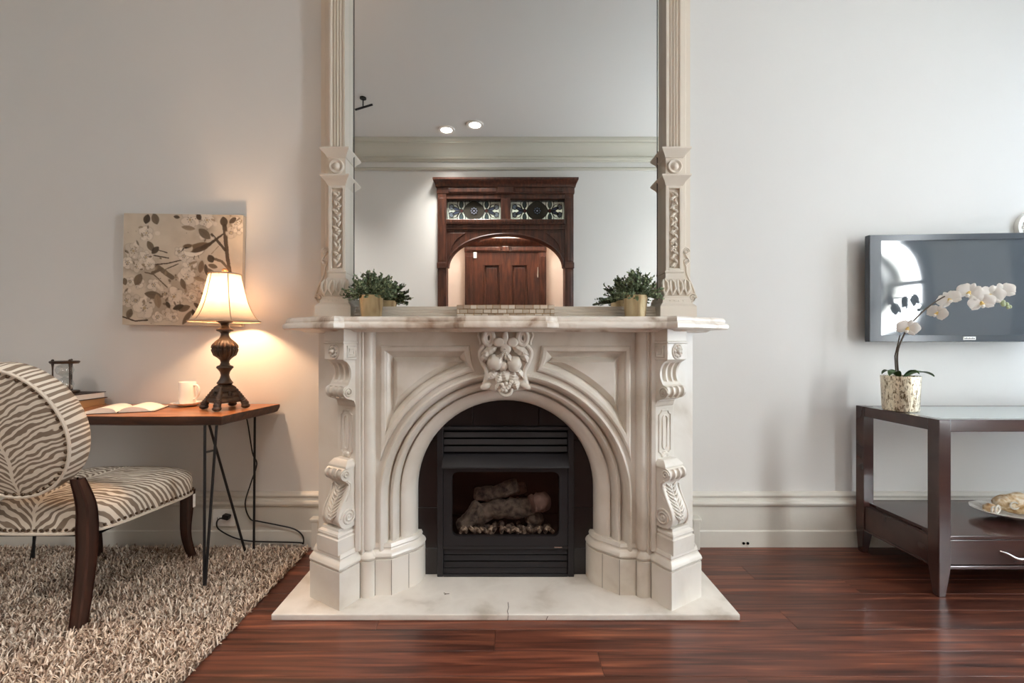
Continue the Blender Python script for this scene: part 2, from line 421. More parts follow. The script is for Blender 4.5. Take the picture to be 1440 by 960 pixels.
# baseboards
BP = [(0, 0), (.022, 0), (.022, .083), (.017, .090), (.017, .213), (.022, .218), (.033, .226), (.035, .236), (.031, .246), (.022, .250), (.019, .256), (.019, .264), (.025, .268), (.027, .276), (.022, .284), (.010, .291), (0, .291)]
def baseboard(name, x0, x1, block=None):
    o = struct(MB().prism(BP, lambda p, t: (t, WALL_Y - p[0], p[1]), x0, x1).build(name, M['trim'], smooth=30))
    if block is not None:
        MB().box(block - .018, block + .018, WALL_Y - .055, WALL_Y, 0, .150).box(block - .024, block + .024, WALL_Y - .062, WALL_Y, .150, .166).build('end_block', M['trim'], o, bevel=.004)
    return o
baseboard('baseboard_back_left', LEFT_X, -.97, -1.0)
bbr = baseboard('baseboard_back_right', .97, RIGHT_X, 1.0)
for k in (0, 1):
    x = 1.262 + .022 * k
    MB().lathe([(.001, 0), (.007, 0), (.007, .004), (.001, .004)], n=10, M=Matrix.Translation((x, WALL_Y - .021, .022)) @ Matrix.Rotation(math.pi / 2, 4, 'X')).build('cable_hole', M['blackgap'], bbr)
struct(MB().prism(BP, lambda p, t: (LEFT_X + p[0], t, p[1]), FRONT_Y, WALL_Y).build('baseboard_left', M['trim'], smooth=30))
struct(MB().prism(BP, lambda p, t: (RIGHT_X - p[0], t, p[1]), FRONT_Y, WALL_Y).build('baseboard_right', M['trim'], smooth=30))
for nm, a, b in (('baseboard_front_left', LEFT_X, -.80), ('baseboard_front_right', .80, RIGHT_X)):
    struct(MB().prism(BP, lambda p, t: (t, FRONT_Y + p[0], p[1]), a, b).build(nm, M['trim'], smooth=30))

# cornice and picture rail
CP = [(0, 3.185), (.02, 3.185), (.03, 3.200), (.05, 3.207), (.055, 3.222), (.045, 3.232), (.05, 3.25), (.07, 3.285), (.10, 3.318), (.135, 3.338), (.15, 3.342), (.15, 3.356), (.165, 3.362), (.175, 3.38), (.175, CEIL), (0, CEIL)]
RP = [(0, 3.088), (.014, 3.088), (.024, 3.096), (.026, 3.108), (.018, 3.116), (.012, 3.122), (0, 3.124)]
for i, (fn, a, b) in enumerate(((lambda p, t: (t, FRONT_Y + p[0], p[1]), LEFT_X, RIGHT_X), (lambda p, t: (t, WALL_Y - p[0], p[1]), LEFT_X, RIGHT_X),
                                (lambda p, t: (LEFT_X + p[0], t, p[1]), FRONT_Y, WALL_Y), (lambda p, t: (RIGHT_X - p[0], t, p[1]), FRONT_Y, WALL_Y))):
    o = struct(MB().prism(CP, fn, a, b).build('trim_%d' % (i + 1), M['cornice'], smooth=30))
    MB().prism(RP, fn, a, b).build('picture_rail', M['cornice'], o, smooth=30)

# windows in the right-hand wall
for i, (a0, a1, b0, b1) in enumerate(WINS):
    X = RIGHT_X
    mb = MB()
    for s0, s1 in ((a0 - .11, a0), (a1, a1 + .11)): mb.box(X - .03, X + .02, s0, s1, b0 - .02, b1)
    mb.box(X - .035, X + .02, a0 - .13, a1 + .13, b1, b1 + .13)
    w = struct(mb.build('window_%d' % (i + 1), M['dkwood'], bevel=.006))
    MB().box(X - .07, X + .1, a0 - .14, a1 + .14, b0 - .045, b0 - .002).build('window_sill', M['dkwood'], w, bevel=.006)
    mid = (b0 + b1) / 2
    for z0, z1, xo in ((b0, mid + .02, .06), (mid - .02, b1, .10)):
        mb = MB()
        mb.box(X + xo, X + xo + .035, a0, a0 + .05, z0, z1).box(X + xo, X + xo + .035, a1 - .05, a1, z0, z1)
        mb.box(X + xo, X + xo + .035, a0 + .05, a1 - .05, z0, z0 + .05).box(X + xo, X + xo + .035, a0 + .05, a1 - .05, z1 - .05, z1)
        s = mb.build('sash', M['trim'], w)
        MB().box(X + xo + .014, X + xo + .02, a0 + .05, a1 - .05, z0 + .05, z1 - .05).build('pane', M['pane'], s, smooth=0)

# ceiling lights and black fixture arm in the mirror, plus two added fill lights
for i, (x, y, lb) in enumerate(((-.324, -.005, 'recessed round ceiling light in the mirror, the right one of two'), (-.64, -.115, 'recessed round ceiling light in the mirror, the left one of two'),
                                (-2.15, .35, 'unseen recessed fill light added above the desk and chair'), (1.95, .35, 'unseen recessed fill light added above the console table'))):  # this pair is unseen, added to even out the brightness
    t = thing('ceiling_light', lb, 'light', (x, y, CEIL - .012), group='recessed ceiling lights')
    MB().lathe([(.058, .012), (.062, 0), (.088, -.002), (.09, .012)], n=28).build('trim_ring', M['white_ceramic'], t)
    MB().lathe([(.001, .004), (.058, .004), (.058, .011), (.001, .011)], n=28).build('lens', M['downlight'], t)
    l = bpy.data.lights.new('downlight', 'SPOT'); l.energy = (80, 80, 105, 42)[i]; l.color = (1, .955, .91); l.spot_size = math.radians(104); l.spot_blend = 1.0; l.shadow_soft_size = .12
    lo = bpy.data.objects.new('downlight', l); lo.parent = t; lo.location = (0, 0, -.03); COL.objects.link(lo)
t = thing('ceiling_fixture', 'small black hanging fixture arm reflected at the mirror edge', 'light fixture', (-1.345, .50, CEIL))
MB().lathe([(.001, -.012), (.03, -.012), (.03, 0), (.001, 0)], n=16).build('canopy', M['black'], t)
MB().tube([(0, 0, -.01), (0, 0, -.10)], .006).build('stem', M['black'], t)
MB().tube([(-.075, 0, -.115), (.09, 0, -.065)], .010).build('arm', M['black'], t)

# ---------------- dark wood cased opening with stained glass transom (seen in the mirror)
F = FRONT_Y
root = bpy.data.objects.new('door_1', None); COL.objects.link(root); root.location = (0, F, 0); struct(root)
for s in (-1, 1):
    j = MB().box(min(s * .685, s * .785), max(s * .685, s * .785), -.15, .035, 0, 2.81).build('jamb', M['dkwood'], root, bevel=.004)
    mb = MB()
    for z0, z1 in ((.25, 1.93), (2.03, 2.76)):
        x0, x1 = sorted((s * .705, s * .765)); mb.box(x0, x1, .035, .045, z0, z1)
    mb.build('raised_panel', M['dkwood'], j, bevel=.006)
    x0, x1 = sorted((s * .680, s * .790)); MB().box(x0, x1, .03, .055, 1.945, 2.015).build('jamb_block', M['dkwood'], j, bevel=.006)
    MB().box(x0, x1, .03, .05, 0, .23).build('plinth_block', M['dkwood'], j, bevel=.006)
h = MB().box(-.795, .795, -.15, .04, 2.81, 2.885).build('header', M['dkwood'], root, bevel=.004)
for x0, x1 in ((-.66, -.11), (.11, .66)): MB().box(x0, x1, .04, .05, 2.823, 2.868).build('header_panel', M['dkwood'], h, bevel=.005)
MB().box(-.09, .09, .04, .062, 2.812, 2.882).build('header_block', M['dkwood'], h, bevel=.006)
CAP = [(0, 2.885), (.05, 2.885), (.058, 2.905), (.085, 2.935), (.11, 2.95), (.11, 2.972), (0, 2.972)]
mb = MB()
mb.loft([[(sx * (.785 + p[0] * .42), yy, p[1]) for sx, yy in ((-1, -.02), (-1, p[0]), (1, p[0]), (1, -.02))] for p in CAP[1:-1]])
mb.build('cap_moulding', M['dkwood'], root, smooth=30)
MB().box(-.685, .685, -.14, .02, 2.755, 2.81).build('transom_rail', M['dkwood'], root, bevel=.004)
MB().box(-.055, .055, -.10, .03, 2.51, 2.757).build('mullion', M['dkwood'], root, bevel=.005)
b_ = MB().box(-.685, .685, -.14, .05, 2.455, 2.512).box(-.685, .685, -.13, .03, 2.398, 2.455).build('transom_bar', M['dkwood'], root, bevel=.005)
mb = MB()
for k in range(46): mb.box(-.675 + k * .0296, -.658 + k * .0296, .05, .062, 2.475, 2.495)
tag(mb.build('dentil', M['dkwood'], b_), kind='stuff')
# arched fretwork below the bar
pts = [(-.685, 2.40), (.685, 2.40), (.685, 1.965)]
arc = [(.665 * math.cos(a), 1.967 + .376 * math.sin(a)) for a in [math.pi * k / 40 for k in range(41)]]
pts = [(-.685, 2.40), (.685, 2.40), (.685, 1.967)] + arc + [(-.685, 1.967)]
MB().prism(pts, lambda p, t: (p[0], t, p[1]), -.10, .012).build('arch_fret', M['dkwood'], root, smooth=30)
MB().tube([(x * 1.012, .014, z + .008) for x, z in arc], .011).build('arch_bead', M['dkwood'], root)
for s in (-1, 1):
    P = [(s * .64, 2.36), (s * .46, 2.36), (s * .56, 2.29), (s * .61, 2.22), (s * .64, 2.13)]
    MB().prism(P, lambda p, t: (p[0], t, p[1]), .012, .022).build('spandrel_panel', M['dkwood'], root, bevel=.004)

# stained glass: leaded pieces
def lens(cx, cz, a, b, rot=0, n=14):
    """pointed oval"""
    out = []
    for k in range(n):
        t = 2 * math.pi * k / n; u = math.cos(t) * a; w = math.sin(t) * b * (1 - .35 * math.cos(t) ** 2)
        out.append((cx + u * math.cos(rot) - w * math.sin(rot), cz + u * math.sin(rot) + w * math.cos(rot)))
    return out
def ell(cx, cz, a, b, n=16): return [(cx + a * math.cos(2 * math.pi * k / n), cz + b * math.sin(2 * math.pi * k / n)) for k in range(n)]
for px0, px1 in ((-.685, -.055), (.055, .685)):
    c = (px0 + px1) / 2; zc = 2.633
    pane = MB().box(px0, px1, -.05, -.045, 2.512, 2.755).build('stained_pane', M['sg_pale'], root, smooth=0)
    lead = MB(); yf = -.0445
    def piece(pts, mat, lift=.003):
        MB().prism(pts, lambda p, t: (p[0], t, p[1]), -.05, yf + lift).build('glass_piece', M[mat], pane, smooth=0)
        lead.tube([(x, yf + lift, z) for x, z in pts], .0042, 5, True)
    piece(lens(c, zc, .125, .112, 0, 20), 'sg_dark')
    piece(ell(c, zc, .014, .014, 8), 'sg_lilac', .006)
    for k in range(8):
        a = 2 * math.pi * k / 8; piece(ell(c + .032 * math.cos(a), zc + .032 * math.sin(a), .012, .012, 8), 'sg_lilac' if px0 < 0 else 'sg_grey', .006)
    for s in (-1, 1):
        piece(ell(c + s * .148, zc, .022, .022, 10), 'sg_red', .004)
        for q in (-1, 1):
            piece(lens(c + s * .148, zc + q * .072, .043, .022, math.pi / 2, 12), 'sg_green', .004)
            piece(ell(c + s * .262, zc + q * .045, .028, .03, 12), 'sg_grey', .004)
            piece(lens(c + s * .205, zc + q * .02, .05, .018, s * q * .45, 12), 'sg_blue', .004)
            lead.tube([(c + s * .165, yf, zc + q * .012), (c + s * .21, yf, zc + q * .075), (c + s * .285, yf, zc + q * .088), (c + s * .297, yf, zc)], .004, 5)
            lead.tube([(c + s * .12, yf, zc + q * .015), (c + s * .1, yf, zc + q * .06), (c + s * .105, yf, zc + q * .118)], .004, 5)
            lead.tube([(c + s * .17, yf, zc + q * .02), (c + s * .195, yf, zc + q * .07), (c + s * .19, yf, zc + q * .118)], .004, 5)
        for xx in (.052, .25): lead.tube([(c + s * xx, yf, 2.755), (c + s * xx, yf, 2.735)], .004, 5).tube([(c + s * xx, yf, 2.512), (c + s * xx, yf, 2.532)], .004, 5)
    lead.tube([(px0 + .006, yf, 2.52), (px1 - .006, yf, 2.52), (px1 - .006, yf, 2.748), (px0 + .006, yf, 2.748)], .006, 5, True)
    lead.tube([(px0, yf, 2.738), (px1, yf, 2.738)], .003, 5)
    lead.build('lead_came', M['lead'], pane)

# hall door
root = bpy.data.objects.new('door_2', None); COL.objects.link(root); root.location = (0, HALL_Y, 0); struct(root)
for s in (-1, 1):
    x0, x1 = sorted((s * .452, s * .555)); j = MB().box(x0, x1, 0, .05, 0, 2.33).build('casing', M['dkwood'], root, bevel=.005)
    x0, x1 = sorted((s * .470, s * .535)); MB().box(x0, x1, .05, .062, .2, 2.27).build('casing_panel', M['dkwood'], j, bevel=.006)
h = MB().box(-.56, .56, 0, .055, 2.33, 2.405).build('door_header', M['dkwood'], root, bevel=.004)
MB().box(-.05, .05, .055, .075, 2.335, 2.40).box(-.53, -.08, .055, .064, 2.345, 2.39).box(.08, .53, .055, .064, 2.345, 2.39).build('header_ornament', M['dkwood'], h, bevel=.004)
CAP = [(.0, 2.405), (.03, 2.41), (.05, 2.44), (.075, 2.475), (.08, 2.505)]
mb = MB(); mb.loft([[(sx * (.54 + p[0]), yy, p[1]) for sx, yy in ((-1, 0), (-1, .03 + p[0]), (1, .03 + p[0]), (1, 0))] for p in CAP]); mb.build('cap_moulding', M['dkwood'], root, smooth=30)
# door leaf: stiles and rails around recessed panels
mb = MB().box(-.452, -.295, .004, .04, .01, 2.33).box(.295, .452, .004, .04, .01, 2.33).box(-.085, .085, .004, .04, .01, 2.33)
for z0, z1 in ((.01, .25), (.95, 1.12), (2.15, 2.33)):
    mb.box(-.295, -.085, .004, .04, z0, z1).box(.085, .295, .004, .04, z0, z1)
leaf = mb.build('door_leaf', M['dkwood'], root)
for s in (-1, 1):
    for z0, z1 in ((.25, .95), (1.12, 2.15)):
        x0, x1 = sorted((s * .085, s * .295))
        MB().box(x0, x1, .006, .016, z0, z1).box(x0 + .035, x1 - .035, .016, .028, z0 + .035, z1 - .035).build('door_panel', M['dkwood'], leaf, bevel=.005)
        MB().tube([(x0, .04, z0), (x1, .04, z0), (x1, .04, z1), (x0, .04, z1)], .009, 6, True).build('panel_moulding', M['dkwood'], leaf)
MB().tube([(.437, .05, 1.98), (.437, .05, 2.12)], .009).build('hinge', M['chrome'], root)
MB().ball((-.40, .085, 1.02), .03).tube([(-.40, .03, 1.02), (-.40, .07, 1.02)], .012).build('door_knob', M['brass'], root)
MB().box(-.437, -.395, .04, .055, 2.245, 2.325).build('door_sensor', M['white_ceramic'], root, bevel=.003)
# unseen hall lamp, added to brighten the hall
t = thing('hall_fill_lamp', 'unseen round white fill lamp added in the hall behind the opening', 'light', (0, -1.0, CEIL))
MB().lathe([(.001, -.10), (.07, -.09), (.12, -.06), (.14, -.02), (.14, 0), (.001, 0)], n=28).build('shade', M['white_ceramic'], t)
l = bpy.data.lights.new('hall_fill_light', 'POINT'); l.energy = 85; l.color = (1, .93, .86); l.shadow_soft_size = .1
lo = bpy.data.objects.new('hall_fill_light', l); lo.parent = t; lo.location = (0, 0, -.24); COL.objects.link(lo)
# ================================================================== FIREPLACE
HZ = .024
# hearth slab
t = thing('hearth_slab', 'worn cream marble hearth slab set flush before the fireplace', 'hearth', (0, 0, 0))
MB().box(-.915, .915, 1.719, WALL_Y - .002, 0, HZ).build('slab', M['hearth'], t, bevel=.004)
ck = [(.010, 1.80, HZ + .0002), (.012, 1.765, HZ + .0002), (.007, 1.74, HZ + .0002), (.010, 1.722, HZ + .0002), (.010, 1.7183, HZ - .006), (.008, 1.7183, .002)]
MB().tube(ck, .0013, 5).build('crack', M['joint'], t)
MB().tube([(.165, 1.7183, .018), (.158, 1.7183, .004)], .0012, 5).build('crack', M['joint'], t)
MB().tube([(-.262, 1.868, HZ), (-.25, 1.86, HZ), (-.238, 1.862, HZ)], .0018, 5).tube([(-.25, 1.86, HZ), (-.258, 1.855, HZ)], .0015, 5).build('chip_mark', M['joint'], t)

man = thing('fireplace_mantel', 'carved cream marble fireplace mantel with arched opening and fruit keystone', 'fireplace', (0, 0, 0))
ZC = .425     # springing height of the arch
def arch_path(r, z0, n=36):
    return [(r, z0)] + [(r * math.cos(math.pi * k / n), ZC + r * math.sin(math.pi * k / n)) for k in range(n + 1)] + [(-r, z0)]
# front plate around the arch
mb = MB()
for s in (-1, 1):
    x0, x1 = sorted((s * .552, s * .532)); mb.box(x0, x1, 1.87, 1.93, .20, 1.139)
mb.box(-.532, .532, 1.87, 1.93, 1.072, 1.139)
band = arch_path(.531, .20) + [(x, z) for x, z in arch_path(.552, .20)][::-1]
band = [p for p in band if abs(p[0]) <= .5505 or p[1] > .5] 
mb.prism(band, lambda p, t: (p[0], t, p[1]), 1.8703, 1.93)
aa = [math.atan2(math.sqrt(.552 ** 2 - .130 ** 2), .130) + k / 12 * (math.pi - 2 * math.atan2(math.sqrt(.552 ** 2 - .130 ** 2), .130)) for k in range(13)]
cp = [(-.150, 1.072), (.150, 1.072)]
za_ = ZC + math.sqrt(.552 ** 2 - .130 ** 2)
cp += [(.150 - .020 * (k / 6) ** 2, 1.072 + (za_ - 1.072) * k / 6) for k in range(1, 6)]
cp += [(.545 * math.cos(a), ZC + .545 * math.sin(a)) for a in aa]
cp += [(-(.150 - .020 * (k / 6) ** 2), 1.072 + (za_ - 1.072) * k / 6) for k in range(5, 0, -1)]
mb.prism(cp, lambda p, t: (p[0], t, p[1]), 1.8701, 1.93)
mb.build('front_plate', M['marble'], man, smooth=20)
# archivolt
AP = [(.531, 1.93), (.536, 1.872), (.534, 1.860), (.526, 1.857), (.517, 1.862), (.513, 1.872), (.509, 1.880), (.5055, 1.896), (.5025, 1.914), (.499, 1.915), (.497, 1.900), (.491, 1.892), (.483, 1.890), (.475, 1.895), (.469, 1.906), (.4655, 1.920), (.4645, 1.945), (.459, 1.946), (.457, 1.928), (.450, 1.927), (.436, 1.935), (.420, 1.948), (.408, 1.964), (.401, 1.982), (.400, 1.995), (.400, 2.06)]
rings = [arch_path(r, .20) for r, yy in AP]
mb = MB(); mb.loft([[(x, AP[i][1], z) for x, z in rings[i]] for i in range(len(AP))], closed=False)
mb.build('archivolt', M['marble'], man, smooth=40)
# spandrel panels: moulded frame round a raised field
def outline(d):
    xl = -.532 + d; zt = 1.072 - d; Ra = .552 + d
    if Ra ** 2 - (zt - ZC) ** 2 > (.150 + d) ** 2:
        xr = -math.sqrt(Ra ** 2 - (zt - ZC) ** 2); xa = xr
    else: xr = -.150 - d; xa = -.130 - d * .95
    ztip = ZC + math.sqrt(Ra ** 2 - xl ** 2); za = ZC + math.sqrt(max(Ra ** 2 - xa ** 2, 0))
    za = min(za, zt)
    P = []
    for k in range(8): P.append((xl, ztip + (zt - ztip) * k / 8))
    for k in range(8): P.append((xl + (xr - xl) * k / 8, zt))
    for k in range(6):
        q = k / 6; P.append((xr + (xa - xr) * q ** 2, zt + (za - zt) * q))
    a0 = math.atan2(za - ZC, xa); a1 = math.atan2(ztip - ZC, xl)
    for k in range(18):
        a = a0 + (a1 - a0) * k / 18; P.append((Ra * math.cos(a), ZC + Ra * math.sin(a)))
    return P
LV = [(0, 1.8705), (.001, 1.8715), (.003, 1.861), (.010, 1.857), (.022, 1.858), (.026, 1.862), (.028, 1.874), (.036, 1.880), (.046, 1.895), (.050, 1.897), (.053, 1.890), (.072, 1.872), (.075, 1.872)]
for s in (1, -1):
    mb = MB(); mb.loft([[(s * x, yy, z) for x, z in outline(d)] for d, yy in LV], cap0=False)
    mb.build('spandrel_panel', M['marble'], man, smooth=28)
# half-round columns
for s in (-1, 1):
    mb = MB(); cx = s * .577
    ring = lambda z: [(cx + .0265 * math.cos(math.pi * k / 14), 1.866 - .030 * math.sin(math.pi * k / 14), z) for k in range(15)] + [(cx - .0265, 1.90, z), (cx + .0265, 1.90, z)]
    mb.loft([ring(.22), ring(1.139)]); mb.build('column', M['marble'], man, smooth=40)
    x0, x1 = sorted((s * .603, s * .622)); MB().box(x0, x1, 1.822, 1.93, .22, 1.139).build('fillet', M['marble'], man, bevel=.002)

def pil(s, u, v, z): return (s * (.612 + .853 * u + .522 * v), 1.845 + .522 * u - .853 * v, z)
def pbox(mb, s, u0, u1, v0, v1, z0, z1):
    vs = [pil(s, u, v, z) for z in (z0, z1) for v in (v0, v1) for u in (u0, u1)]
    return mb.add(vs, [(0, 2, 3, 1), (4, 5, 7, 6), (0, 1, 5, 4), (2, 6, 7, 3), (0, 4, 6, 2), (1, 3, 7, 5)])
def interp(P, n):
    out = bez([(a, b, 0) for a, b in P], n); return [(p.x, p.y) for p in out]
UB = interp([(.0, .808), (.02, .818), (.030, .842), (.046, .850), (.068, .858), (.082, .872), (.085, .888), (.078, .903), (.062, .910), (.056, .918), (.047, .938), (.045, .960), (.050, .983), (.064, 1.003), (.080, 1.012), (.084, 1.016)], 4)
LB = interp([(0, .328), (.06, .330), (.082, .340), (.095, .360), (.097, .383), (.090, .408), (.074, .438), (.059, .468), (.052, .492), (.055, .508), (.064, .515), (.068, .520), (.080, .527), (.089, .540), (.088, .556), (.078, .568), (.064, .573)], 4)
def spiral(s, u, vc, zc, r0, turns, tw=1, up=1):
    out = []
    n = int(turns * 16)
    for k in range(n + 1):
        a = tw * 2 * math.pi * k / 16; r = r0 * (1 - .9 * k / n)
        out.append(pil(s, u, vc + r * math.cos(a), zc + up * r * math.sin(a)))
    return out
def bracket(name, s, P, u0, u1, flute, vb=0, rib_zone=None, parent=man):
    mb = MB(); nu = 49; rings = []
    for i in range(nu):
        u = u0 + (u1 - u0) * i / (nu - 1); ring = []
        for v, z in P:
            e = 0
            q = (u - u0) / (u1 - u0)
            if flute and v > .02:
                ph = (q - .06) / .88
                if 0 < ph < 1 and flute(z): e = .015 * math.sqrt(max(0, 1 - ((((ph * 3) % 1) - .5) / .34) ** 2)) * flute(z)
            ring.append(pil(s, u, v - e, z))
        ring.append(pil(s, u, vb, P[-1][1])); ring.append(pil(s, u, vb, P[0][1]))
        rings.append(ring)
    mb.loft(rings); return mb.build(name, M['marble'], parent, smooth=50)
for s in (-1, 1):
    # body wing behind the pilaster, down to the floor
    mb = MB(); pbox(mb, s, -.02, .272, -.06, 0, .10, 1.139); mb.build('wing', M['marble'], man, bevel=.003)
    mb = MB(); x0, x1 = sorted((s * .72, s * .835)); mb.box(x0, x1, 1.99, WALL_Y - .002, HZ, 1.139); mb.build('side_return', M['marble'], man)
    pier = MB(); pbox(pier, s, -.004, .114, -.02, .020, .22, 1.139); pier = pier.build('pilaster', M['marble'], man, bevel=.003)
    # sunk panel beads on the pier
    um, uh, z0, z1 = .055, .036, .612, .800
    # order corners so that the notches are concave
    loop = []
    for (cu, cz, aa) in ((um - uh, z0, (0, 90)), (um - uh, z1, (-90, 0)), (um + uh, z1, (180, 270)), (um + uh, z0, (90, 180))):
        seq = [aa[0] + (aa[1] - aa[0]) * k / 5 for k in range(6)]
        loop.append([(cu + .016 * math.cos(math.radians(a)), cz + .016 * math.sin(math.radians(a))) for a in seq])
    lp = loop[0] + loop[1] + loop[2] + loop[3]
    MB().tube([pil(s, u, .021, z) for u, z in lp], .0042, 6, True).build('panel_bead', M['marble'], pier)
    lp = [(um + .014 * math.cos(math.radians(a)), .765 + .014 * math.sin(math.radians(a))) for a in range(0, 181, 30)] + [(um + .014 * math.cos(math.radians(a)), .652 + .014 * math.sin(math.radians(a))) for a in range(180, 361, 30)]
    MB().tube([pil(s, u, .021, z) for u, z in lp], .0042, 6, True).build('panel_bead', M['marble'], pier)
    mb = MB()
    for k in range(5):
        a = math.radians(30 + 30 * k); mb.ball(pil(s, um + .018 * math.cos(a), .021, .606 + .014 * math.sin(a)), (.008, .006, .010), 8, 6)
    mb.build('leaf_ornament', M['marble'], pier)
    # upper bracket
    br = bracket('upper_bracket', s, UB, -.004, .108, lambda z: (1.0 if .925 < z < 1.003 else (.75 if .86 < z < .905 else 0)))
    mb = MB(); pbox(mb, s, -.009, .113, 0, .085, 1.014, 1.081); blk = mb.build('bracket_block', M['marble'], br, bevel=.003)
    mb = MB(); pbox(mb, s, -.012, .117, 0, .089, 1.081, 1.089); pbox(mb, s, -.009, .113, 0, .085, 1.089, 1.139); mb.build('frieze_block', M['marble'], br, bevel=.002)
    # rosette on the block
    mb = MB(); uc, zc = .052, 1.048
    for k in range(8):
        a = 2 * math.pi * k / 8; mb.ball(pil(s, uc + .019 * math.cos(a), .086, zc + .019 * math.sin(a)), (.0085, .009, .0085), 8, 6)
    mb.ball(pil(s, uc, .090, zc), (.011, .013, .011), 10, 6)
    mb.tube([pil(s, uc + .029 * math.cos(2 * math.pi * k / 24), .085, zc + .029 * math.sin(2 * math.pi * k / 24)) for k in range(24)], .0050, 6, True)
    mb.build('rosette', M['marble'], br, smooth=60)
    for q, w in ((.022, .004), (.011, .003)):
        MB().tube([pil(s, -.009, .047 + a * q, 1.048 + b * q) for a, b in ((-1, -1), (1, -1), (1, 1), (-1, 1))], w, 4, True).build('square_bead', M['marble'], br)
    MB().tube(spiral(s, -.005, .060, .880, .022, 2.0), .0040, 6).build('side_scroll', M['marble'], br, smooth=60)
    MB().ball(pil(s, -.005, .060, .880), (.007, .007, .007), 8, 6).build('scroll_eye', M['marble'], br, smooth=60)
    mb = MB(); pbox(mb, s, 0, .106, 0, .036, .842, .852); mb.build('bracket_foot', M['marble'], br, bevel=.002)
    # lower bracket
    lb = bracket('lower_bracket', s, LB, .002, .106, lambda z: .8 if .523 < z < .566 else 0)
    mb = MB(); mb.loft([[pil(s, u, v, z) for u, v in ((a, 0), (a, c), (1 * b, c), (b, 0))] for a, b, c, z in ((-.002, .110, .070, .571), (-.002, .110, .070, .580), (.010, .098, .052, .600), (.016, .092, .046, .602))]); mb.build('bracket_cap', M['marble'], lb, bevel=.002)
    mb = MB()
    MB().tube(spiral(s, .001, .054, .372, .036, 2.4), .0048, 6).build('side_scroll', M['marble'], lb, smooth=60)
    MB().tube(spiral(s, .001, .066, .547, .018, 1.6), .0038, 6).build('side_scroll', M['marble'], lb, smooth=60)
    MB().tube([pil(s, .002, v - .010, z) for v, z in LB[24:46]], .0030, 6).build('side_bead', M['marble'], lb, smooth=60)
    # acanthus leaves on the swelling front
    mb = MB()
    def vz(z):
        b_ = min(LB[8:48], key=lambda q: abs(q[1] - z)); return b_[0]
    for k in range(9):
        z = .365 + k * .0145
        for q in (-1, 1):
            for w in (0, 1):
                u1 = .054 + q * (.012 + .020 * w); zz = z + .010 + .014 * w
                mb.tube([pil(s, .054 + q * .004, vz(z) + .001, z), pil(s, (.054 + u1) / 2, vz((z + zz) / 2) + .006, (z + zz) / 2), pil(s, u1, vz(zz) + .0015, zz)], [.0042, .0050, .0018], 6)
    mb.tube([pil(s, .054, vz(.35 + .145 * k / 8) + .002, .35 + .145 * k / 8) for k in range(9)], .004, 6)
    mb.build('acanthus_leaf', M['marble'], lb, smooth=60)
    for uu in (.005, .103):
        MB().tube([pil(s, uu, v + .001, z) for v, z in LB[6:34]], .0045, 6).build('edge_bead', M['marble'], lb)
    # sub plinth under the lower bracket
    mb = MB(); SP = [(0, .23), (0, .290), (.006, .293), (.006, .298), (.002, .304), (.004, .312), (.014, .318), (.016, .330)]
    mb.loft([[pil(s, u, v, z) for u, v in ((.004 + d, -.01), (.004 + d, .103 - d), (.138 - d, .103 - d), (.138 - d, -.01))] for d, z in SP]); mb.build('sub_plinth', M['marble'], man, smooth=25)
    # plinth with base moulding, running from the opening to the outer corner
    bul = [(.5775 + .031 * math.cos(math.radians(a)) * 1.0, 1.848 - .020 * math.sin(math.radians(a)) * 1.0) for a in range(150, 29, -20)]
    PL = [(.367, 2.03), (.367, 2.0), (.371, 1.972), (.382, 1.945), (.398, 1.924), (.418, 1.909), (.479, 1.853), (.548, 1.850)] + [(x, y_) for x, y_ in bul] + [(.604, 1.830), (.656, 1.741), (.817, 1.840), (.835, 1.99), (.70, 2.06)]
    mb = MB()
    PP = [(0, HZ), (0, .172), (.001, .1725), (.007, .1735), (.007, .1765), (-.001, .180), (-.003, .187), (0, .196), (.006, .203), (.013, .208), (.0145, .213), (.012, .219), (.0145, .226), (.017, .233)]
    mb.loft([[(s * x, y_, z) for x, y_ in offset_poly(PL, d)] for d, z in PP]); pl = mb.build('plinth', M['marble'], man, smooth=25)
    for xx, yy in ((.4185, 1.9075), (.479, 1.852), (.5475, 1.849), (.6045, 1.829)):
        MB().box(s * xx - .0006, s * xx + .0006, yy - .0008, yy + .003, HZ, .172).build('plinth_joint', M['joint'], pl, smooth=0)
# shelf
SH = [(.16, 1.685), (.21, 1.735), (.634, 1.735), (.66, 1.690), (.945, 1.865), (.945, WALL_Y - .002)]
SH = [(-x, y_) for x, y_ in SH] + [(x, y_) for x, y_ in SH[::-1]]
SHP = [(.075, 1.128), (.062, 1.136), (.040, 1.139), (.008, 1.139), (.002, 1.143), (0, 1.150), (.001, 1.157), (.006, 1.163), (.012, 1.165), (.014, 1.168), (.012, 1.172), (.013, 1.180), (.019, 1.187), (.026, 1.189)]
mb = MB()
def shoff(d):
    P = offset_poly(SH, d); return [(x, y_ if abs(y_ - WALL_Y) > .2 else WALL_Y - .002) for x, y_ in P]
mb.loft([[(x, y_, z) for x, y_ in shoff(d)] for d, z in SHP]); shelf = mb.build('shelf', M['shelfmarble'], man, smooth=30)
# lining of the opening behind the archivolt
mb = MB(); q = arch_path(.402, HZ); q2 = arch_path(.46, HZ)
mb.loft([[(x, 1.99, z) for x, z in q2], [(x, 2.06, z) for x, z in q2]], closed=False); mb.build('arch_backing', M['marble'], man)

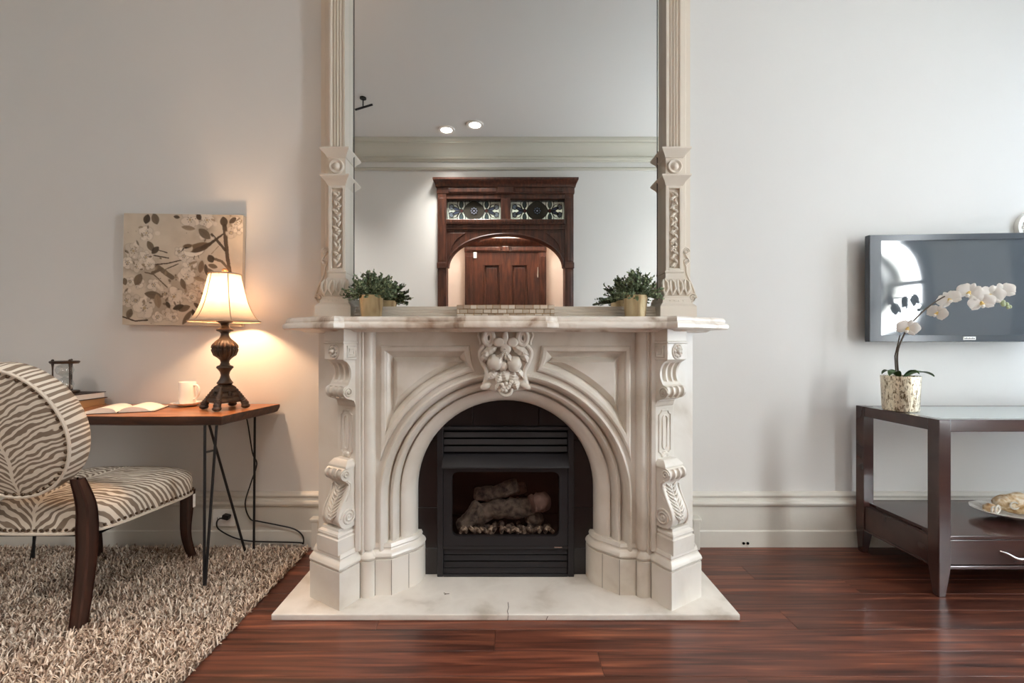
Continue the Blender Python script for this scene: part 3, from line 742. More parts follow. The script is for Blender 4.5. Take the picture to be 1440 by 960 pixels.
# keystone: cartouche with scrolls, leaves and fruit
K0 = lambda xz, yz: ((xz - 465) * .000393, 1.2047 - .000393 * yz)
ks = MB(); half = [(275, 175), (255, 210), (270, 300), (205, 370), (190, 430), (215, 520), (255, 600), (240, 660), (215, 740), (260, 810), (330, 820), (400, 835), (465, 878)]
poly = half + [(930 - a, b) for a, b in half[::-1][1:]]
poly = [K0(a, b) for a, b in poly]
ks.loft([[(x * k, yy, 1.0 + (z - 1.0) * k) for x, z in poly] for k, yy in ((1.0, 1.88), (1.0, 1.842), (.97, 1.832), (.86, 1.826))])
key = ks.build('keystone', M['marble'], man, smooth=40)
def kb(name, items, parent=key, sm=60):
    mb = MB()
    for (a, b, yy, rx, ry, rz, rot, fn) in items:
        x, z = K0(a, b); mb.ball((x, yy, z), (rx, ry, rz), 16, 12, Matrix.Rotation(math.radians(rot), 3, 'Y'), fn)
    return mb.build(name, M['marble'], parent, smooth=sm)
crease = lambda d: 1 - .16 * math.exp(-(d.x / .12) ** 2) * (1 if d.y < 0 else 0)
seg6 = lambda d: 1 - .07 * abs(math.cos(3 * math.atan2(d.x, d.z)))
ripple = lambda d: 1 - .16 * abs(math.sin(7 * math.atan2(d.z, d.x + 1e-6)))
kb('fruit', [(358, 512, 1.804, .034, .028, .034, 12, crease)])
kb('fruit', [(556, 530, 1.804, .031, .028, .035, 8, seg6)])
kb('fruit', [(440, 548, 1.808, .022, .020, .023, 0, crease)])
def kleaf(a, b, ln, wd, rot, yy=1.802, lobes=4, name='leaf'):
    """carved leaf: pointed, lobed, with a raised midrib"""
    x0, z0 = K0(a, b); cr, sr = math.cos(math.radians(rot)), math.sin(math.radians(rot)); rows = []; n_ = 16
    for i in range(n_ + 1):
        q = i / n_; w = wd * max(.06, math.sin(math.pi * min(1, .12 + .88 * q)) ** .8) * (1 - .16 * abs(math.sin(lobes * math.pi * q)))
        row = []
        for e_ in (-1, -.66, -.33, -.08, 0, .08, .33, .66, 1):
            u = (q - .5) * ln; v = e_ * w; h = -.007 * (1 - e_ * e_) * math.sin(math.pi * (.15 + .7 * q)) - .003 * (abs(e_) < .09) - .0022 * math.cos(lobes * 2 * math.pi * (q + .12 * abs(e_))) * (1 - abs(e_)) + .006 * (q - .5) ** 2
            row.append((x0 + u * cr - v * sr, yy + h, z0 - u * sr - v * cr))
        rows.append(row)
    mb = MB(); mb.loft(rows, closed=False); mb.loft([[(p[0], yy + .012, p[2]) for p in r_] for r_ in rows], closed=False)
    edge = [r_[0] for r_ in rows] + [r_[-1] for r_ in rows[::-1]]
    mb.loft([edge, [(p[0], yy + .012, p[2]) for p in edge]], cap0=False, cap1=False)
    return mb.build(name, M['marble'], key, smooth=50)
def disc(a, b, rx, rz, yy):
    x, z = K0(a, b)
    return MB().lathe([(.001, .004), (.55, .0045), (.82, .003), (.95, -.001), (1.0, -.006), (1.0, -.02), (.001, -.02)], n=20, M=Matrix.Translation((x, yy, z)) @ Matrix.Rotation(math.pi / 2, 4, 'X') @ Matrix.Diagonal((rx, rz, 1, 1)))
for a, b, rx, rz in ((396, 304, .025, .021), (534, 304, .025, .021), (465, 374, .023, .022)): disc(a, b, rx, rz, 1.800).build('palmette', M['marble'], key, smooth=50)
disc(463, 262, .013, .034, 1.802).build('palmette', M['marble'], key, smooth=50)
disc(463, 372, .004, .004, 1.796).build('palmette_stud', M['marble'], key, smooth=50)
for a, b, ln, wd, rot in ((300, 392, .076, .021, -32), (255, 440, .056, .018, -66), (628, 394, .078, .021, 32), (664, 450, .058, .019, 66)): kleaf(a, b, ln, wd, rot, 1.810)
for a, b, ln, wd, rot in ((420, 452, .052, .013, -58), (502, 470, .056, .014, 58), (462, 452, .03, .010, 90)): kleaf(a, b, ln, wd, rot, 1.792, 3)
for a, b, ln, wd, rot in ((460, 655, .060, .028, 70), (395, 680, .048, .020, 110), (545, 675, .058, .026, 100), (570, 745, .046, .020, 70), (320, 650, .050, .018, 140), (612, 632, .044, .018, 50), (385, 770, .040, .014, 120)): kleaf(a, b, ln, wd, rot, 1.812, 5)
mb = MB()
for a, b in ((430, 745), (470, 735), (510, 735), (445, 775), (485, 775), (465, 805), (500, 760), (430, 800), (525, 715)):
    x, z = K0(a, b); mb.ball((x, 1.800, z), .0088, 10, 8)
mb.build('grape_cluster', M['marble'], key, smooth=60)
mb = MB(); mb.tube([(K0(465 + 62 * math.cos(t_), 800 + 62 * math.sin(t_))[0], 1.812, K0(465 + 62 * math.cos(t_), 800 + 62 * math.sin(t_))[1]) for t_ in [math.pi * k / 10 - .2 for k in range(12)]], .007, 8); mb.build('garland', M['marble'], key)
for sg in (-1, 1):
    mb = MB()
    for k, (rr, tw) in enumerate(((1.0, .010), (.55, .007))):
        mb.tube([(K0(465 + sg * 178 + 50 * rr * math.cos(t_), 0)[0], 1.812 + sg * 0, K0(0, 258 + 76 * rr * math.sin(t_))[1]) for t_ in [2 * math.pi * j / 20 for j in range(20)]], tw, 8, True)
    mb.build('volute', M['marble'], key, smooth=60)
    mb = MB(); P = [(465 + sg * a, b) for a, b in ((215, 330), (262, 390), (268, 440), (240, 520), (205, 590), (195, 650), (200, 700))]
    mb.tube([(K0(a, b)[0], 1.822, K0(a, b)[1]) for a, b in [(q.x, q.y) for q in bez([(a, b, 0) for a, b in P], 4)]], .009, 8); mb.build('strap', M['marble'], key)
    mb = MB(); x, z = K0(465 + sg * 205, 765); mb.ball((x, 1.830, z), (.026, .016, .014), 14, 10, Matrix.Rotation(math.radians(sg * 25), 3, 'Y')); mb.build('volute', M['marble'], key, smooth=60)
    mb = MB(); mb.tube([(K0(465 + sg * a, b)[0], 1.838, K0(465 + sg * a, b)[1]) for a, b in ((262, 170), (285, 230), (258, 300), (262, 330))], .007, 8); mb.build('strap', M['marble'], key)

# black tile surround
ts = thing('tile_surround', 'black marble tiles framing the gas fire inside the arch', 'tile surround', (0, 2.018, 0))
TX = [(-.395, -.312), (-.312, -.150), (-.150, .152), (.152, .312), (.312, .395)]
def tile(x0, x1, z0, z1, m='tile'):
    MB().box(x0 + .0012, x1 - .0012, 0, .02, z0 + .0012, z1 - .0012).build('tile', M[m], ts, bevel=.001, seg=1)
for x0, x1 in ((-.43, -.312), (.312, .43)):
    tile(x0, x1, .330, .640); tile(x0, x1, .145, .330); tile(x0, x1, .640, .83)
    tile(x0, x1, HZ, .145)
for x0, x1 in TX[1:4]: tile(x0, x1, .702, .83)
MB().box(-.43, .43, .021, .026, .702, .83).box(-.43, -.312, .021, .026, HZ, .702).box(.312, .43, .021, .026, HZ, .702).build('grout', M['joint'], ts, smooth=0)

# gas fire insert
fi = thing('gas_fire_insert', 'black metal gas fireplace insert with louvres and ceramic logs', 'fire insert', (0, 2.0, 0))
mb = MB().box(-.31, -.283, -.005, .06, HZ, .702).box(.283, .31, -.005, .06, HZ, .702).box(-.283, .283, -.005, .06, .688, .702).box(-.283, .283, -.005, .06, HZ, .036)
mb.build('outer_frame', M['insert'], fi, bevel=.0025)
for q in ((.575, .690), (.036, .170)): MB().box(-.283, .283, .02, .05, *q).build('louvre_backing', M['blackgap'], fi, smooth=0)
for z in (.665, .632, .599):
    Mx = Matrix.Translation((0, .010, z)) @ Matrix.Rotation(math.radians(-16), 4, 'X'); MB().mbox(Mx, .562, .006, .024).build('louvre', M['insert'], fi, bevel=.0015)
for z in (.134, .105, .074, .047):
    Mx = Matrix.Translation((0, .010, z)) @ Matrix.Rotation(math.radians(-16), 4, 'X'); MB().mbox(Mx, .562, .006, .024).build('louvre', M['insert'], fi, bevel=.0015)
MB().prism([(.02, .580), (-.035, .532), (-.037, .524), (-.033, .524), (.02, .572)], lambda p, t: (t, p[0], p[1]), -.285, .285).build('hood', M['insert'], fi, bevel=.001)
# door frame with rounded opening
def rrect(x0, x1, z0, z1, r, n=6):
    out = []
    for cx, cz, a0 in ((x1 - r, z1 - r, 0), (x0 + r, z1 - r, 90), (x0 + r, z0 + r, 180), (x1 - r, z0 + r, 270)):
        for k in range(n + 1):
            a = math.radians(a0 + 90 * k / n); out.append((cx + r * math.cos(a), cz + r * math.sin(a)))
    return out
o_ = rrect(-.281, .281, .166, .520, .004); i_ = rrect(-.243, .243, .208, .500, .028)
mb = MB(); loops = [[(x, 0, z) for x, z in o_], [(x, -.006, z) for x, z in o_], [(x, -.006, z) for x, z in i_], [(x, .02, z) for x, z in i_]]
mb.loft(loops, cap0=False, cap1=False); dr = mb.build('door_frame', M['insert'], fi, smooth=30)
MB().box(-.25, .25, .006, .010, .200, .505).build('glass_pane', M['fireglass'], dr, smooth=0)
MB().box(.22, .255, -.009, -.005, .158, .163).build('maker_plate', M['chrome'], fi)
mb = MB().box(-.283, .283, -.004, .02, .150, .165); mb.build('lower_rail', M['insert'], fi, bevel=.002)
mb = MB().box(-.30, .30, .30, .33, .05, .69).box(-.30, -.285, .03, .30, .05, .69).box(.285, .30, .03, .30, .05, .69).box(-.285, .285, .03, .30, .15, .19).box(-.285, .285, .03, .30, .57, .60)
mb.build('fire_chamber', M['blackgap'], fi, smooth=0)
LR = random.Random(3)
def log(path, r, m='log', am=.10):
    P = bez(path, 6); Rr = [r * (1 + LR.uniform(-am, am)) for _ in P]; Rr[0] *= .8; Rr[-1] *= .75
    mb = MB(); mb.tube(P, Rr, 12); 
    mb.v = [tuple(Vector(v) + Vector((LR.uniform(-1, 1), LR.uniform(-1, 1), LR.uniform(-1, 1))) * r * .10) for v in mb.v]
    mb.build('log', M[m], fi, smooth=50)
log([(-.165, .10, .245), (-.06, .09, .295), (.06, .09, .300), (.13, .10, .310)], .046)
log([(-.150, .135, .352), (-.05, .13, .362), (.06, .13, .400)], .036)
log([(.115, .05, .335), (.16, .06, .340), (.185, .08, .335)], .042, 'log2')
log([(-.215, .06, .215), (-.16, .07, .270), (-.12, .09, .325)], .035)
log([(.12, .10, .225), (.15, .09, .275)], .040)
log([(-.02, .19, .34), (.10, .18, .372)], .028)
mb = MB()
for k in range(60):
    x = LR.uniform(-.22, .22); mb.ball((x, LR.uniform(.03, .12), .195 + LR.uniform(0, .035)), (LR.uniform(.008, .016),) * 3, 7, 5)
tag(mb.build('ember_bed', M['log'], fi), kind='stuff')
for k in range(17):
    x = -.205 + k * .026 + LR.uniform(-.005, .005); a = LR.uniform(-1.1, 1.1); ln = LR.uniform(.018, .026)
    MB().tube([(x - ln * math.sin(a), .030, .222 - ln * math.cos(a) * .6), (x, .026, .226), (x + ln * math.sin(a), .034, .226 + ln * math.cos(a) * .6)], [.008, .010, .007], 7).build('wood_chip', M['chip'], fi)

# ================================================================== OVERMANTEL MIRROR
ZM = 1.189
mi = thing('overmantel_mirror', 'tall overmantel mirror in a cream carved pilaster frame on the mantel shelf', 'mirror', (0, 0, 0))
MB().box(-.83, .83, 2.330, 2.340, 1.26, 3.0).build('mirror_glass', M['mirror'], mi, smooth=0)
MB().box(-.98, .98, 2.341, 2.358, ZM + .002, 3.06).build('backboard', M['frame'], mi, smooth=0)
RL = [(2.262, ZM), (2.262, 1.200), (2.268, 1.203), (2.266, 1.212), (2.272, 1.216), (2.270, 1.228), (2.278, 1.232), (2.276, 1.243), (2.286, 1.247), (2.284, 1.258), (2.296, 1.262), (2.296, 1.273), (2.329, 1.276), (2.329, ZM)]
MB().prism(RL, lambda p, t: (t, p[0], p[1]), -.823, .823).build('bottom_rail', M['frame'], mi, smooth=20)
MB().box(-.98, .98, 2.20, 2.34, 3.0, 3.06).box(-1.0, 1.0, 2.16, 2.34, 3.06, 3.08).build('top_rail', M['frame'], mi, bevel=.006)
for s in (-1, 1):
    xi, xo = .824, .912; xm = (xi + xo) / 2
    def sbox(mb, a, b, y0, y1, z0, z1):
        p, q = sorted((s * a, s * b)); return mb.box(p, q, y0, y1, z0, z1)
    def pyr(mb, lv):
        """stack of (half-width grow, z)"""
        mb.loft([[(s * (xi - g * .9), 2.335, z), (s * (xi - g * .9), 2.268 - g, z), (s * (xo + g), 2.268 - g, z), (s * (xo + g), 2.335, z)] for g, z in lv]); return mb
    # fluted upper shaft
    prof = []
    for k in range(49):
        q = k / 48; e = 0
        ph = (q - .12) / .76
        if 0 < ph < 1: e = .009 * max(0, math.sin(math.pi * ((ph * 4) % 1))) ** .6
        prof.append((xi + .004 + (xo - xi - .008) * q, 2.272 + e))
    prof = [(xi + .004, 2.335)] + prof + [(xo - .004, 2.335)]
    sh = MB().loft([[(s * x, y_, z) for x, y_ in prof] for z in (2.070, 3.0)]).build('fluted_shaft', M['frame'], mi, smooth=40)
    # inner reveal bead against the glass
    sbox(MB(), .799, .803, 2.3285, 2.3299, 1.28, 3.0).build('glass_edge', M['black'], mi, smooth=0)
    p = sbox(MB(), .914, .950, 2.318, 2.345, 1.307, 3.0).build('outer_strip', M['frame'], mi, bevel=.004)
    # capital block with rosette
    cb = pyr(MB(), [(0, 1.944), (0, 2.034), (.006, 2.037), (.010, 2.047), (.028, 2.066), (.032, 2.072), (.032, 2.080), (0, 2.082)]).build('capital', M['frame'], mi, smooth=25)
    mb = MB().lathe([(.001, .020), (.010, .019), (.016, .012), (.020, .006), (.024, .006), (.029, .012), (.034, .013), (.038, .008), (.039, 0), (.001, 0)], n=28, M=Matrix.Translation((s * xm, 2.268, 1.989)) @ Matrix.Rotation(math.pi / 2, 4, 'X'))
    mb.build('rosette', M['frame'], cb, smooth=50)
    cb2 = pyr(MB(), [(0, 1.892), (.004, 1.897), (.010, 1.910), (.026, 1.927), (.032, 1.934), (.032, 1.942), (0, 1.945)]).build('capital', M['frame'], mi, smooth=25)
    # carved lower shaft: sunk panel with a climbing vine
    mb = MB(); sbox(mb, xi, xi + .016, 2.268, 2.335, 1.451, 1.894); sbox(mb, xo - .016, xo, 2.268, 2.335, 1.451, 1.894); sbox(mb, xi + .016, xo - .016, 2.284, 2.335, 1.451, 1.894); sbox(mb, xi + .016, xo - .016, 2.268, 2.284, 1.451, 1.468); sbox(mb, xi + .016, xo - .016, 2.268, 2.284, 1.880, 1.894)
    ls = mb.build('carved_shaft', M['frame'], mi, bevel=.002)
    mb = MB()
    P = [(s * (xm + .010 * math.sin(k * .9)), 2.278, 1.474 + .385 * k / 40) for k in range(41)]
    mb.tube(P, .0055, 7)
    VR = random.Random(5)
    for k in range(18):
        z = 1.484 + k * .0215; q = 1 if k % 2 else -1; a = VR.uniform(25, 60) * q
        mb.ball((s * (xm + q * .009), 2.273 - VR.uniform(0, .004), z), (.017, .007, .0085), 10, 6, Matrix.Rotation(math.radians(a), 3, 'Y'), ripple)
        mb.ball((s * (xm - q * .006), 2.274, z + .010), (.006, .006, .006), 8, 5)
    mb.build('carved_vine', M['frame'], ls, smooth=60)
    # neck, leaf capital and base
    pyr(MB(), [(.002, 1.416), (.002, 1.443), (.006, 1.445), (.006, 1.453), (0, 1.455)]).build('neck', M['frame'], mi, smooth=25)
    lc = pyr(MB(), [(.014, 1.319), (.020, 1.338), (.022, 1.364), (.014, 1.400), (.004, 1.418)]).build('leaf_capital', M['frame'], mi, smooth=40)
    mb = MB()
    for k in range(4):
        x0 = xi - .012 + k * .037
        for q in (-1, 1):
            mb.tube([(s * (x0), 2.246, 1.330), (s * (x0 + q * .014), 2.240, 1.358), (s * (x0 + q * .012), 2.246, 1.389), (s * (x0 + q * .004), 2.258, 1.406)], [.005, .008, .007, .004], 7)
    mb.build('leaf_carving', M['frame'], lc, smooth=60)
    bs = pyr(MB(), [(.050, ZM), (.050, 1.268), (.044, 1.276), (.030, 1.288), (.028, 1.307), (.024, 1.309), (.024, 1.319), (.010, 1.323)]).build('base', M['frame'], mi, smooth=25)
    mb = MB()
    for k in range(4): mb.ball((s * (xi + .012 + k * .022), 2.240, 1.299), .004, 8, 5)
    mb.build('bead', M['frame'], bs)
    # flat scroll bracket against the wall beside the frame
    P = bez([(0.923, 1.559, 0), (0.943, 1.534, 0), (0.953, 1.513, 0), (0.936, 1.498, 0), (0.943, 1.472, 0), (0.946, 1.441, 0), (0.963, 1.400, 0), (0.983, 1.353, 0), (0.986, 1.317, 0), (0.968, 1.291, 0), (0.948, 1.286, 0)], 4)
    poly = [(0.908, 1.286)] + [(0.908, 1.570)] + [(q.x, q.y) for q in P]
    sb = MB().prism(poly, lambda p_, t_: (s * p_[0], t_, p_[1]), 2.290, 2.345).build('side_scroll', M['frame'], mi, smooth=40)
    mb = MB()
    for cx, cz, r in ((0.936, 1.559, .020), (0.940, 1.503, .014), (0.968, 1.317, .024)):
        mb.tube([(s * (cx + r * (1 - .85 * k / 24) * math.cos(k * .5)), 2.288, cz + r * (1 - .85 * k / 24) * math.sin(k * .5)) for k in range(25)], .005, 6)
    mb.tube([(s * (q.x - .004), 2.288, q.y) for q in P], .005, 6)
    mb.build('scroll_bead', M['frame'], sb, smooth=60)

# mosaic tile strip leaning at the foot of the mirror
st = thing('mosaic_strip', 'beige mosaic tile strip standing along the foot of the mirror', 'tile strip', (0, 2.24, ZM))
MB().box(-.248, .248, .004, .018, 0, .088).build('backing', M['tanbook'], st, smooth=0)
SR = random.Random(11); mos = [plain('travertine_%d' % k, S(*c), .6, var=.12, vscale=60) for k, c in enumerate(((214, 198, 178), (200, 182, 160), (222, 208, 190), (182, 160, 138)))]
proto = {}
for r_ in range(4):
    x = -.248 + (0 if r_ % 2 else -.02)
    while x < .246:
        w = SR.choice((.034, .04, .046)); x0 = max(x, -.248); x1 = min(x + w, .248); x += w
        if x1 - x0 < .006: continue
        k = SR.randrange(4); kk = (round(x1 - x0, 3), k)
        if kk not in proto:
            ln = (x1 - x0) / 2 - .0015; proto[kk] = o = MB().box(-ln, ln, -.004, .004, -.0095, .0095).build('mosaic_tile', mos[k], st, bevel=.0012, seg=1)
        else: o = copy_obj(proto[kk], st)
        o.location = ((x0 + x1) / 2, SR.uniform(-.001, .001), .011 + r_ * .022)

# potted boxwood plants
def boxwood(x, label, seed):
    t = thing('potted_boxwood', label, 'potted plant', (x, 2.198, ZM), group='potted plants on the mantel shelf')
    MB().lathe([(.001, 0), (.046, 0), (.048, .003), (.0605, .126), (.0625, .128), (.0605, .130), (.058, .128), (.054, .110), (.001, .110)], n=40).build('pot', M['brass'], t, smooth=40)
    MB().lathe([(.001, .118), (.03, .117), (.055, .112), (.054, .108), (.001, .108)], n=20).build('moss', M['soil'], t)
    rs = np.random.RandomState(seed); V = []; Fc = []; Cc = []; st_ = MB()
    n0 = 0
    for k in range(95):
        a = rs.uniform(0, 2 * np.pi); el = rs.uniform(.05, 1.5)
        d = np.array([np.cos(a) * np.cos(el), np.sin(a) * np.cos(el) * .62, np.sin(el)]); L = rs.uniform(.10, .145)
        p0 = np.array([d[0] * .03, d[1] * .03, .112]); p1 = p0 + d * L * np.array([.85, .85, 1.0]); p1[2] = max(p1[2] - .02 * (1 - d[2]), .085)
        pm = (p0 + p1) / 2 + np.array([0, 0, .012])
        st_.tube([tuple(p0), tuple(pm), tuple(p1)], .0012, 4)
        for j in range(22):
            q = .25 + .78 * j / 21; c = (1 - q) ** 2 * p0 + 2 * q * (1 - q) * pm + q * q * p1
            aa = rs.uniform(0, 2 * np.pi); e2 = rs.uniform(-.2, 1.0)
            ld = np.array([np.cos(aa) * np.cos(e2), np.sin(aa) * np.cos(e2), np.sin(e2)]) * .7 + d * .6; ld /= np.linalg.norm(ld)
            sd = np.cross(ld, rs.normal(size=3)); sd /= np.linalg.norm(sd); up = np.cross(sd, ld)
            ll = rs.uniform(.012, .019); ww = ll * .34
            if c[1] + ld[1] * ll > .118: continue
            V += [c, c + ld * ll * .5 + sd * ww + up * .0012, c + ld * ll, c + ld * ll * .5 - sd * ww + up * .0012]
            Fc += [(n0, n0 + 1, n0 + 2, n0 + 3)]; n0 += 4
            m_ = rs.rand(); cc = np.array(S(74, 90, 68)[:3]) * (1 - m_) + np.array(S(146, 160, 126)[:3]) * m_ if rs.rand() < .8 else np.array(S(160, 172, 132)[:3])
            Cc += [cc] * 4
    tag(mesh_col('foliage', V, Fc, np.array(Cc), M['leafmix'], t, False), kind='stuff')
    tag(st_.build('twigs', M['stem'], t), kind='stuff')
boxwood(-.669, 'small boxwood in brass pot on the mantel shelf, near the lamp side', 4)
boxwood(.646, 'small boxwood in brass pot on the mantel shelf, near the television side', 9)
# ================================================================== RUG
rug = thing('shag_rug', 'beige and brown shag rug under the desk and chair', 'rug', (0, 0, 0))
RX0, RX1, RY0, RY1 = -3.05, -1.03, .55, 2.30
MB().box(RX0, RX1, RY0, RY1, .001, .007).build('backing', plain('rug_backing', S(120, 104, 90), .95, spec=.05), rug, smooth=0)
rs = np.random.RandomState(21)
n = 62000
yy = RY0 + (RY1 - RY0) * rs.rand(n) ** .85; xx = RX0 + (RX1 - RX0 + .008) * rs.rand(n)
az = rs.uniform(0, 2 * np.pi, n); lean = rs.uniform(.25, 1.15, n); L = rs.uniform(.020, .034, n); wd = rs.uniform(.0016, .0028, n)
clump = np.sin(xx * 37 + np.sin(yy * 23) * 2) * np.sin(yy * 41 + np.cos(xx * 19) * 2)
az = az + clump * .8
dx, dy = np.cos(az), np.sin(az)
sx, sy = -dy, dx
V = np.zeros((n, 4, 2, 3), np.float32)
for i, t_ in enumerate((0, .35, .7, 1.0)):
    h = L * t_ * np.cos(lean * t_ * .9); o_ = L * np.sin(lean) * t_ ** 1.4
    ww = wd * (1.0, 1.05, .95, .5)[i]
    for j, sg in enumerate((-1, 1)):
        V[:, i, j, 0] = xx + dx * o_ + sx * ww * sg
        V[:, i, j, 1] = np.minimum(yy + dy * o_ + sy * ww * sg, 2.325)
        V[:, i, j, 2] = .006 + h
base = (np.arange(n) * 8)[:, None]
Fq = np.concatenate([base + np.array([[k * 2, k * 2 + 1, k * 2 + 3, k * 2 + 2]]) for k in range(3)], 0)
pal = np.array([S(214, 198, 180)[:3], S(190, 172, 154)[:3], S(226, 214, 200)[:3], S(142, 120, 104)[:3], S(108, 88, 76)[:3], S(176, 156, 140)[:3]])
pk = rs.choice(6, n, p=[.27, .22, .17, .12, .08, .14]); cc = pal[pk] * rs.uniform(.98, 1.20, n)[:, None]
cols = np.repeat(cc[:, None, :], 8, 1).reshape(-1, 3)
tag(mesh_col('pile', V.reshape(-1, 3), Fq, cols, M['attr'], rug, True), kind='stuff')

# ================================================================== DESK
DZ = .76
dk = thing('writing_desk', 'live-edge wooden writing desk on black hairpin legs', 'desk', (0, 0, 0))
rr = random.Random(2)
front = [(x, 1.945 + .004 * math.sin(x * 9) + .002 * math.sin(x * 23)) for x in [-2.44 + .05 * k for k in range(24)]] + [(-1.253, 1.945)]
right = [(-1.246, 2.02), (-1.232, 2.12), (-1.214, 2.24), (-1.200, 2.345)]
pts = front + right + [(-2.43, 2.345)]
mb = MB(); mb.loft([[(x, y_, z) for x, y_ in offset_poly(pts, d)] for d, z in ((.020, DZ - .044), (.008, DZ - .038), (.001, DZ - .018), (.0, DZ - .008), (.001, DZ - .002))], cap1=False); top = mb.build('desktop_edge', M['deskedge'], dk, smooth=30)
mb = MB(); mb.loft([[(x, y_, z) for x, y_ in offset_poly(pts, d)] for d, z in ((.001, DZ - .002), (.003, DZ))], cap0=False); mb.build('desktop', M['desk'], dk, smooth=20)
def hairpin(rods, bar=None):
    mb = MB()
    for path in rods: mb.tube(path, .0058, 8)
    if bar: mb.tube(bar, .005, 8)
    return mb.build('hairpin_leg', M['black'], dk)
ZB = DZ - .044; ZF = .0085 + .004
hairpin([[(-1.340, 1.965, ZB), (-1.3145, 1.922, ZF)], [(-1.288, 1.965, ZB), (-1.3105, 1.922, ZF)]], [(-1.336, 1.958, .597), (-1.452, 2.205, .548)])
hairpin([[(-1.490, 2.200, ZB), (-1.328, 2.252, ZF)], [(-1.308, 2.300, ZB), (-1.292, 2.262, ZF)]])
hairpin([[(-2.36, 1.965, ZB), (-2.325, 1.922, ZF)], [(-2.29, 1.965, ZB), (-2.320, 1.922, ZF)]])
hairpin([[(-2.36, 2.30, ZB), (-2.335, 2.17, ZF)], [(-2.33, 2.20, ZB), (-2.327, 2.172, ZF)]])

# ================================================================== CHAIR
CX, CY = -1.80, 1.94
ch = thing('upholstered_chair', 'zebra-print upholstered chair with round back and dark wood legs', 'chair', (CX, CY, 0))
def sup(hx0, hx1, y0, y1, n=40, e=5.0):
    out = []
    for k in range(n):
        a = 2 * math.pi * k / n; c, s_ = math.cos(a), math.sin(a)
        X_ = math.copysign(abs(c) ** (2 / e), c); Y_ = math.copysign(abs(s_) ** (2 / e), s_)
        yv = (y0 + y1) / 2 + (y1 - y0) / 2 * Y_; q = (yv - y0) / (y1 - y0); hw = hx0 + (hx1 - hx0) * q
        out.append((X_ * hw, yv))
    return out
S0 = sup(.222, .298, -.255, .262)
SC = [(0, .352), (0, .356), (-.003, .40), (-.001, .435), (.012, .458), (.035, .475), (.07, .488), (.12, .497), (.17, .501)]
mb = MB()
def shr(P, d):
    c = Vector((0, 0)); return [((x * (1 - d / .24)), (y_ * (1 - d / .26))) for x, y_ in P]
mb.loft([[(x, y_, z) for x, y_ in shr(S0, d)] for d, z in SC]); seat = mb.build('seat', M['zebra_seat'], ch, smooth=50)
MB().tube([(x, y_, .352) for x, y_ in shr(S0, -.001)], .006, 6, True).build('seat_piping', M['piping'], seat)
# tilted round back
tilt = math.radians(-13)
BM = Matrix.Translation((0, 1.625 - CY, .762)) @ Matrix.Rotation(-tilt, 4, 'X')
def ering(a, b, yv, n=48): return [(a * math.cos(2 * math.pi * k / n), yv, b * math.sin(2 * math.pi * k / n)) for k in range(n)]
BR = [(.05, -.060), (.12, -.058), (.18, -.054), (.222, -.048), (.232, -.046), (.238, -.030), (.242, 0), (.238, .030), (.222, .048), (.18, .058), (.10, .064), (.03, .066)]
mb = MB(); mb.loft([ering(a, a * 1.06, yv) for a, yv in BR]); back = mb.build('backrest', M['zebra_back'], ch, smooth=50); back.matrix_local = BM
MB().tube(ering(.233, .247, -.049), .0058, 6, True).build('back_piping', M['piping'], back)
tk = MB()
for k in range(46):
    a = 2 * math.pi * k / 46; tk.ball((.221 * math.cos(a), -.050, .2345 * math.sin(a)), (.0072, .0050, .0072), 8, 5)
tag(tk.build('nailhead_trim', M['tack'], back), kind='stuff')
tk = MB(); P = shr(S0, -.004)
per = []
acc = 0; step = .0235
for i in range(len(P)):
    a = Vector(P[i]); b = Vector(P[(i + 1) % len(P)]); d = (b - a).length; pos = (step - acc) if acc else 0
    q = step - acc
    while q <= d:
        c = a + (b - a) * (q / d); per.append(c); q += step
    acc = (acc + d) % step
for c in per: tk.ball((c.x, c.y, .368), (.006, .006, .006), 8, 5)
tag(tk.build('nailhead_trim', M['tack'], seat), kind='stuff')
def leg(path, sizes, name='leg'):
    P = bez(path, 5); m = len(P); rings = []
    for i, p in enumerate(P):
        q = i / (m - 1) * (len(sizes) - 1); j = min(int(q), len(sizes) - 2); f = q - j
        w = sizes[j][0] * (1 - f) + sizes[j + 1][0] * f; d = sizes[j][1] * (1 - f) + sizes[j + 1][1] * f
        c_ = .22
        ring = []
        for sx_, sy_ in ((-1, -1), (1, -1), (1, 1), (-1, 1)):
            for e in ((sx_ * w / 2 * (1 - c_ * (sx_ * sy_ > 0)), sy_ * d / 2 * (1 - c_ * (sx_ * sy_ < 0))), (sx_ * w / 2 * (1 - c_ * (sx_ * sy_ < 0)), sy_ * d / 2 * (1 - c_ * (sx_ * sy_ > 0)))):
                ring.append((p.x + e[0], p.y + e[1], p.z))
        rings.append(ring)
    mb = MB(); mb.loft(rings); mb.build(name, M['chairwood'], ch, smooth=30)
for s in (-1, 1):
    leg([(s * .200, -.292, .008), (s * .198, -.272, .12), (s * .197, -.254, .26), (s * .198, -.252, .37), (s * .203, -.262, .47), (s * .196, -.288, .575)], [(.042, .042), (.046, .046), (.050, .050), (.053, .054), (.050, .046), (.034, .035)])
    leg([(s * .244, .262, .008), (s * .228, .252, .06), (s * .222, .236, .15), (s * .230, .230, .26), (s * .236, .230, .36)], [(.030, .030), (.030, .032), (.034, .036), (.042, .044), (.050, .050)])
MB().box(-.21, .21, -.235, .235, .335, .352).build('seat_base', M['blackgap'], ch, smooth=0)
MB().box(.282, .2835, .200, .216, .285, .348).build('care_tag', M['plate'], ch, smooth=0)

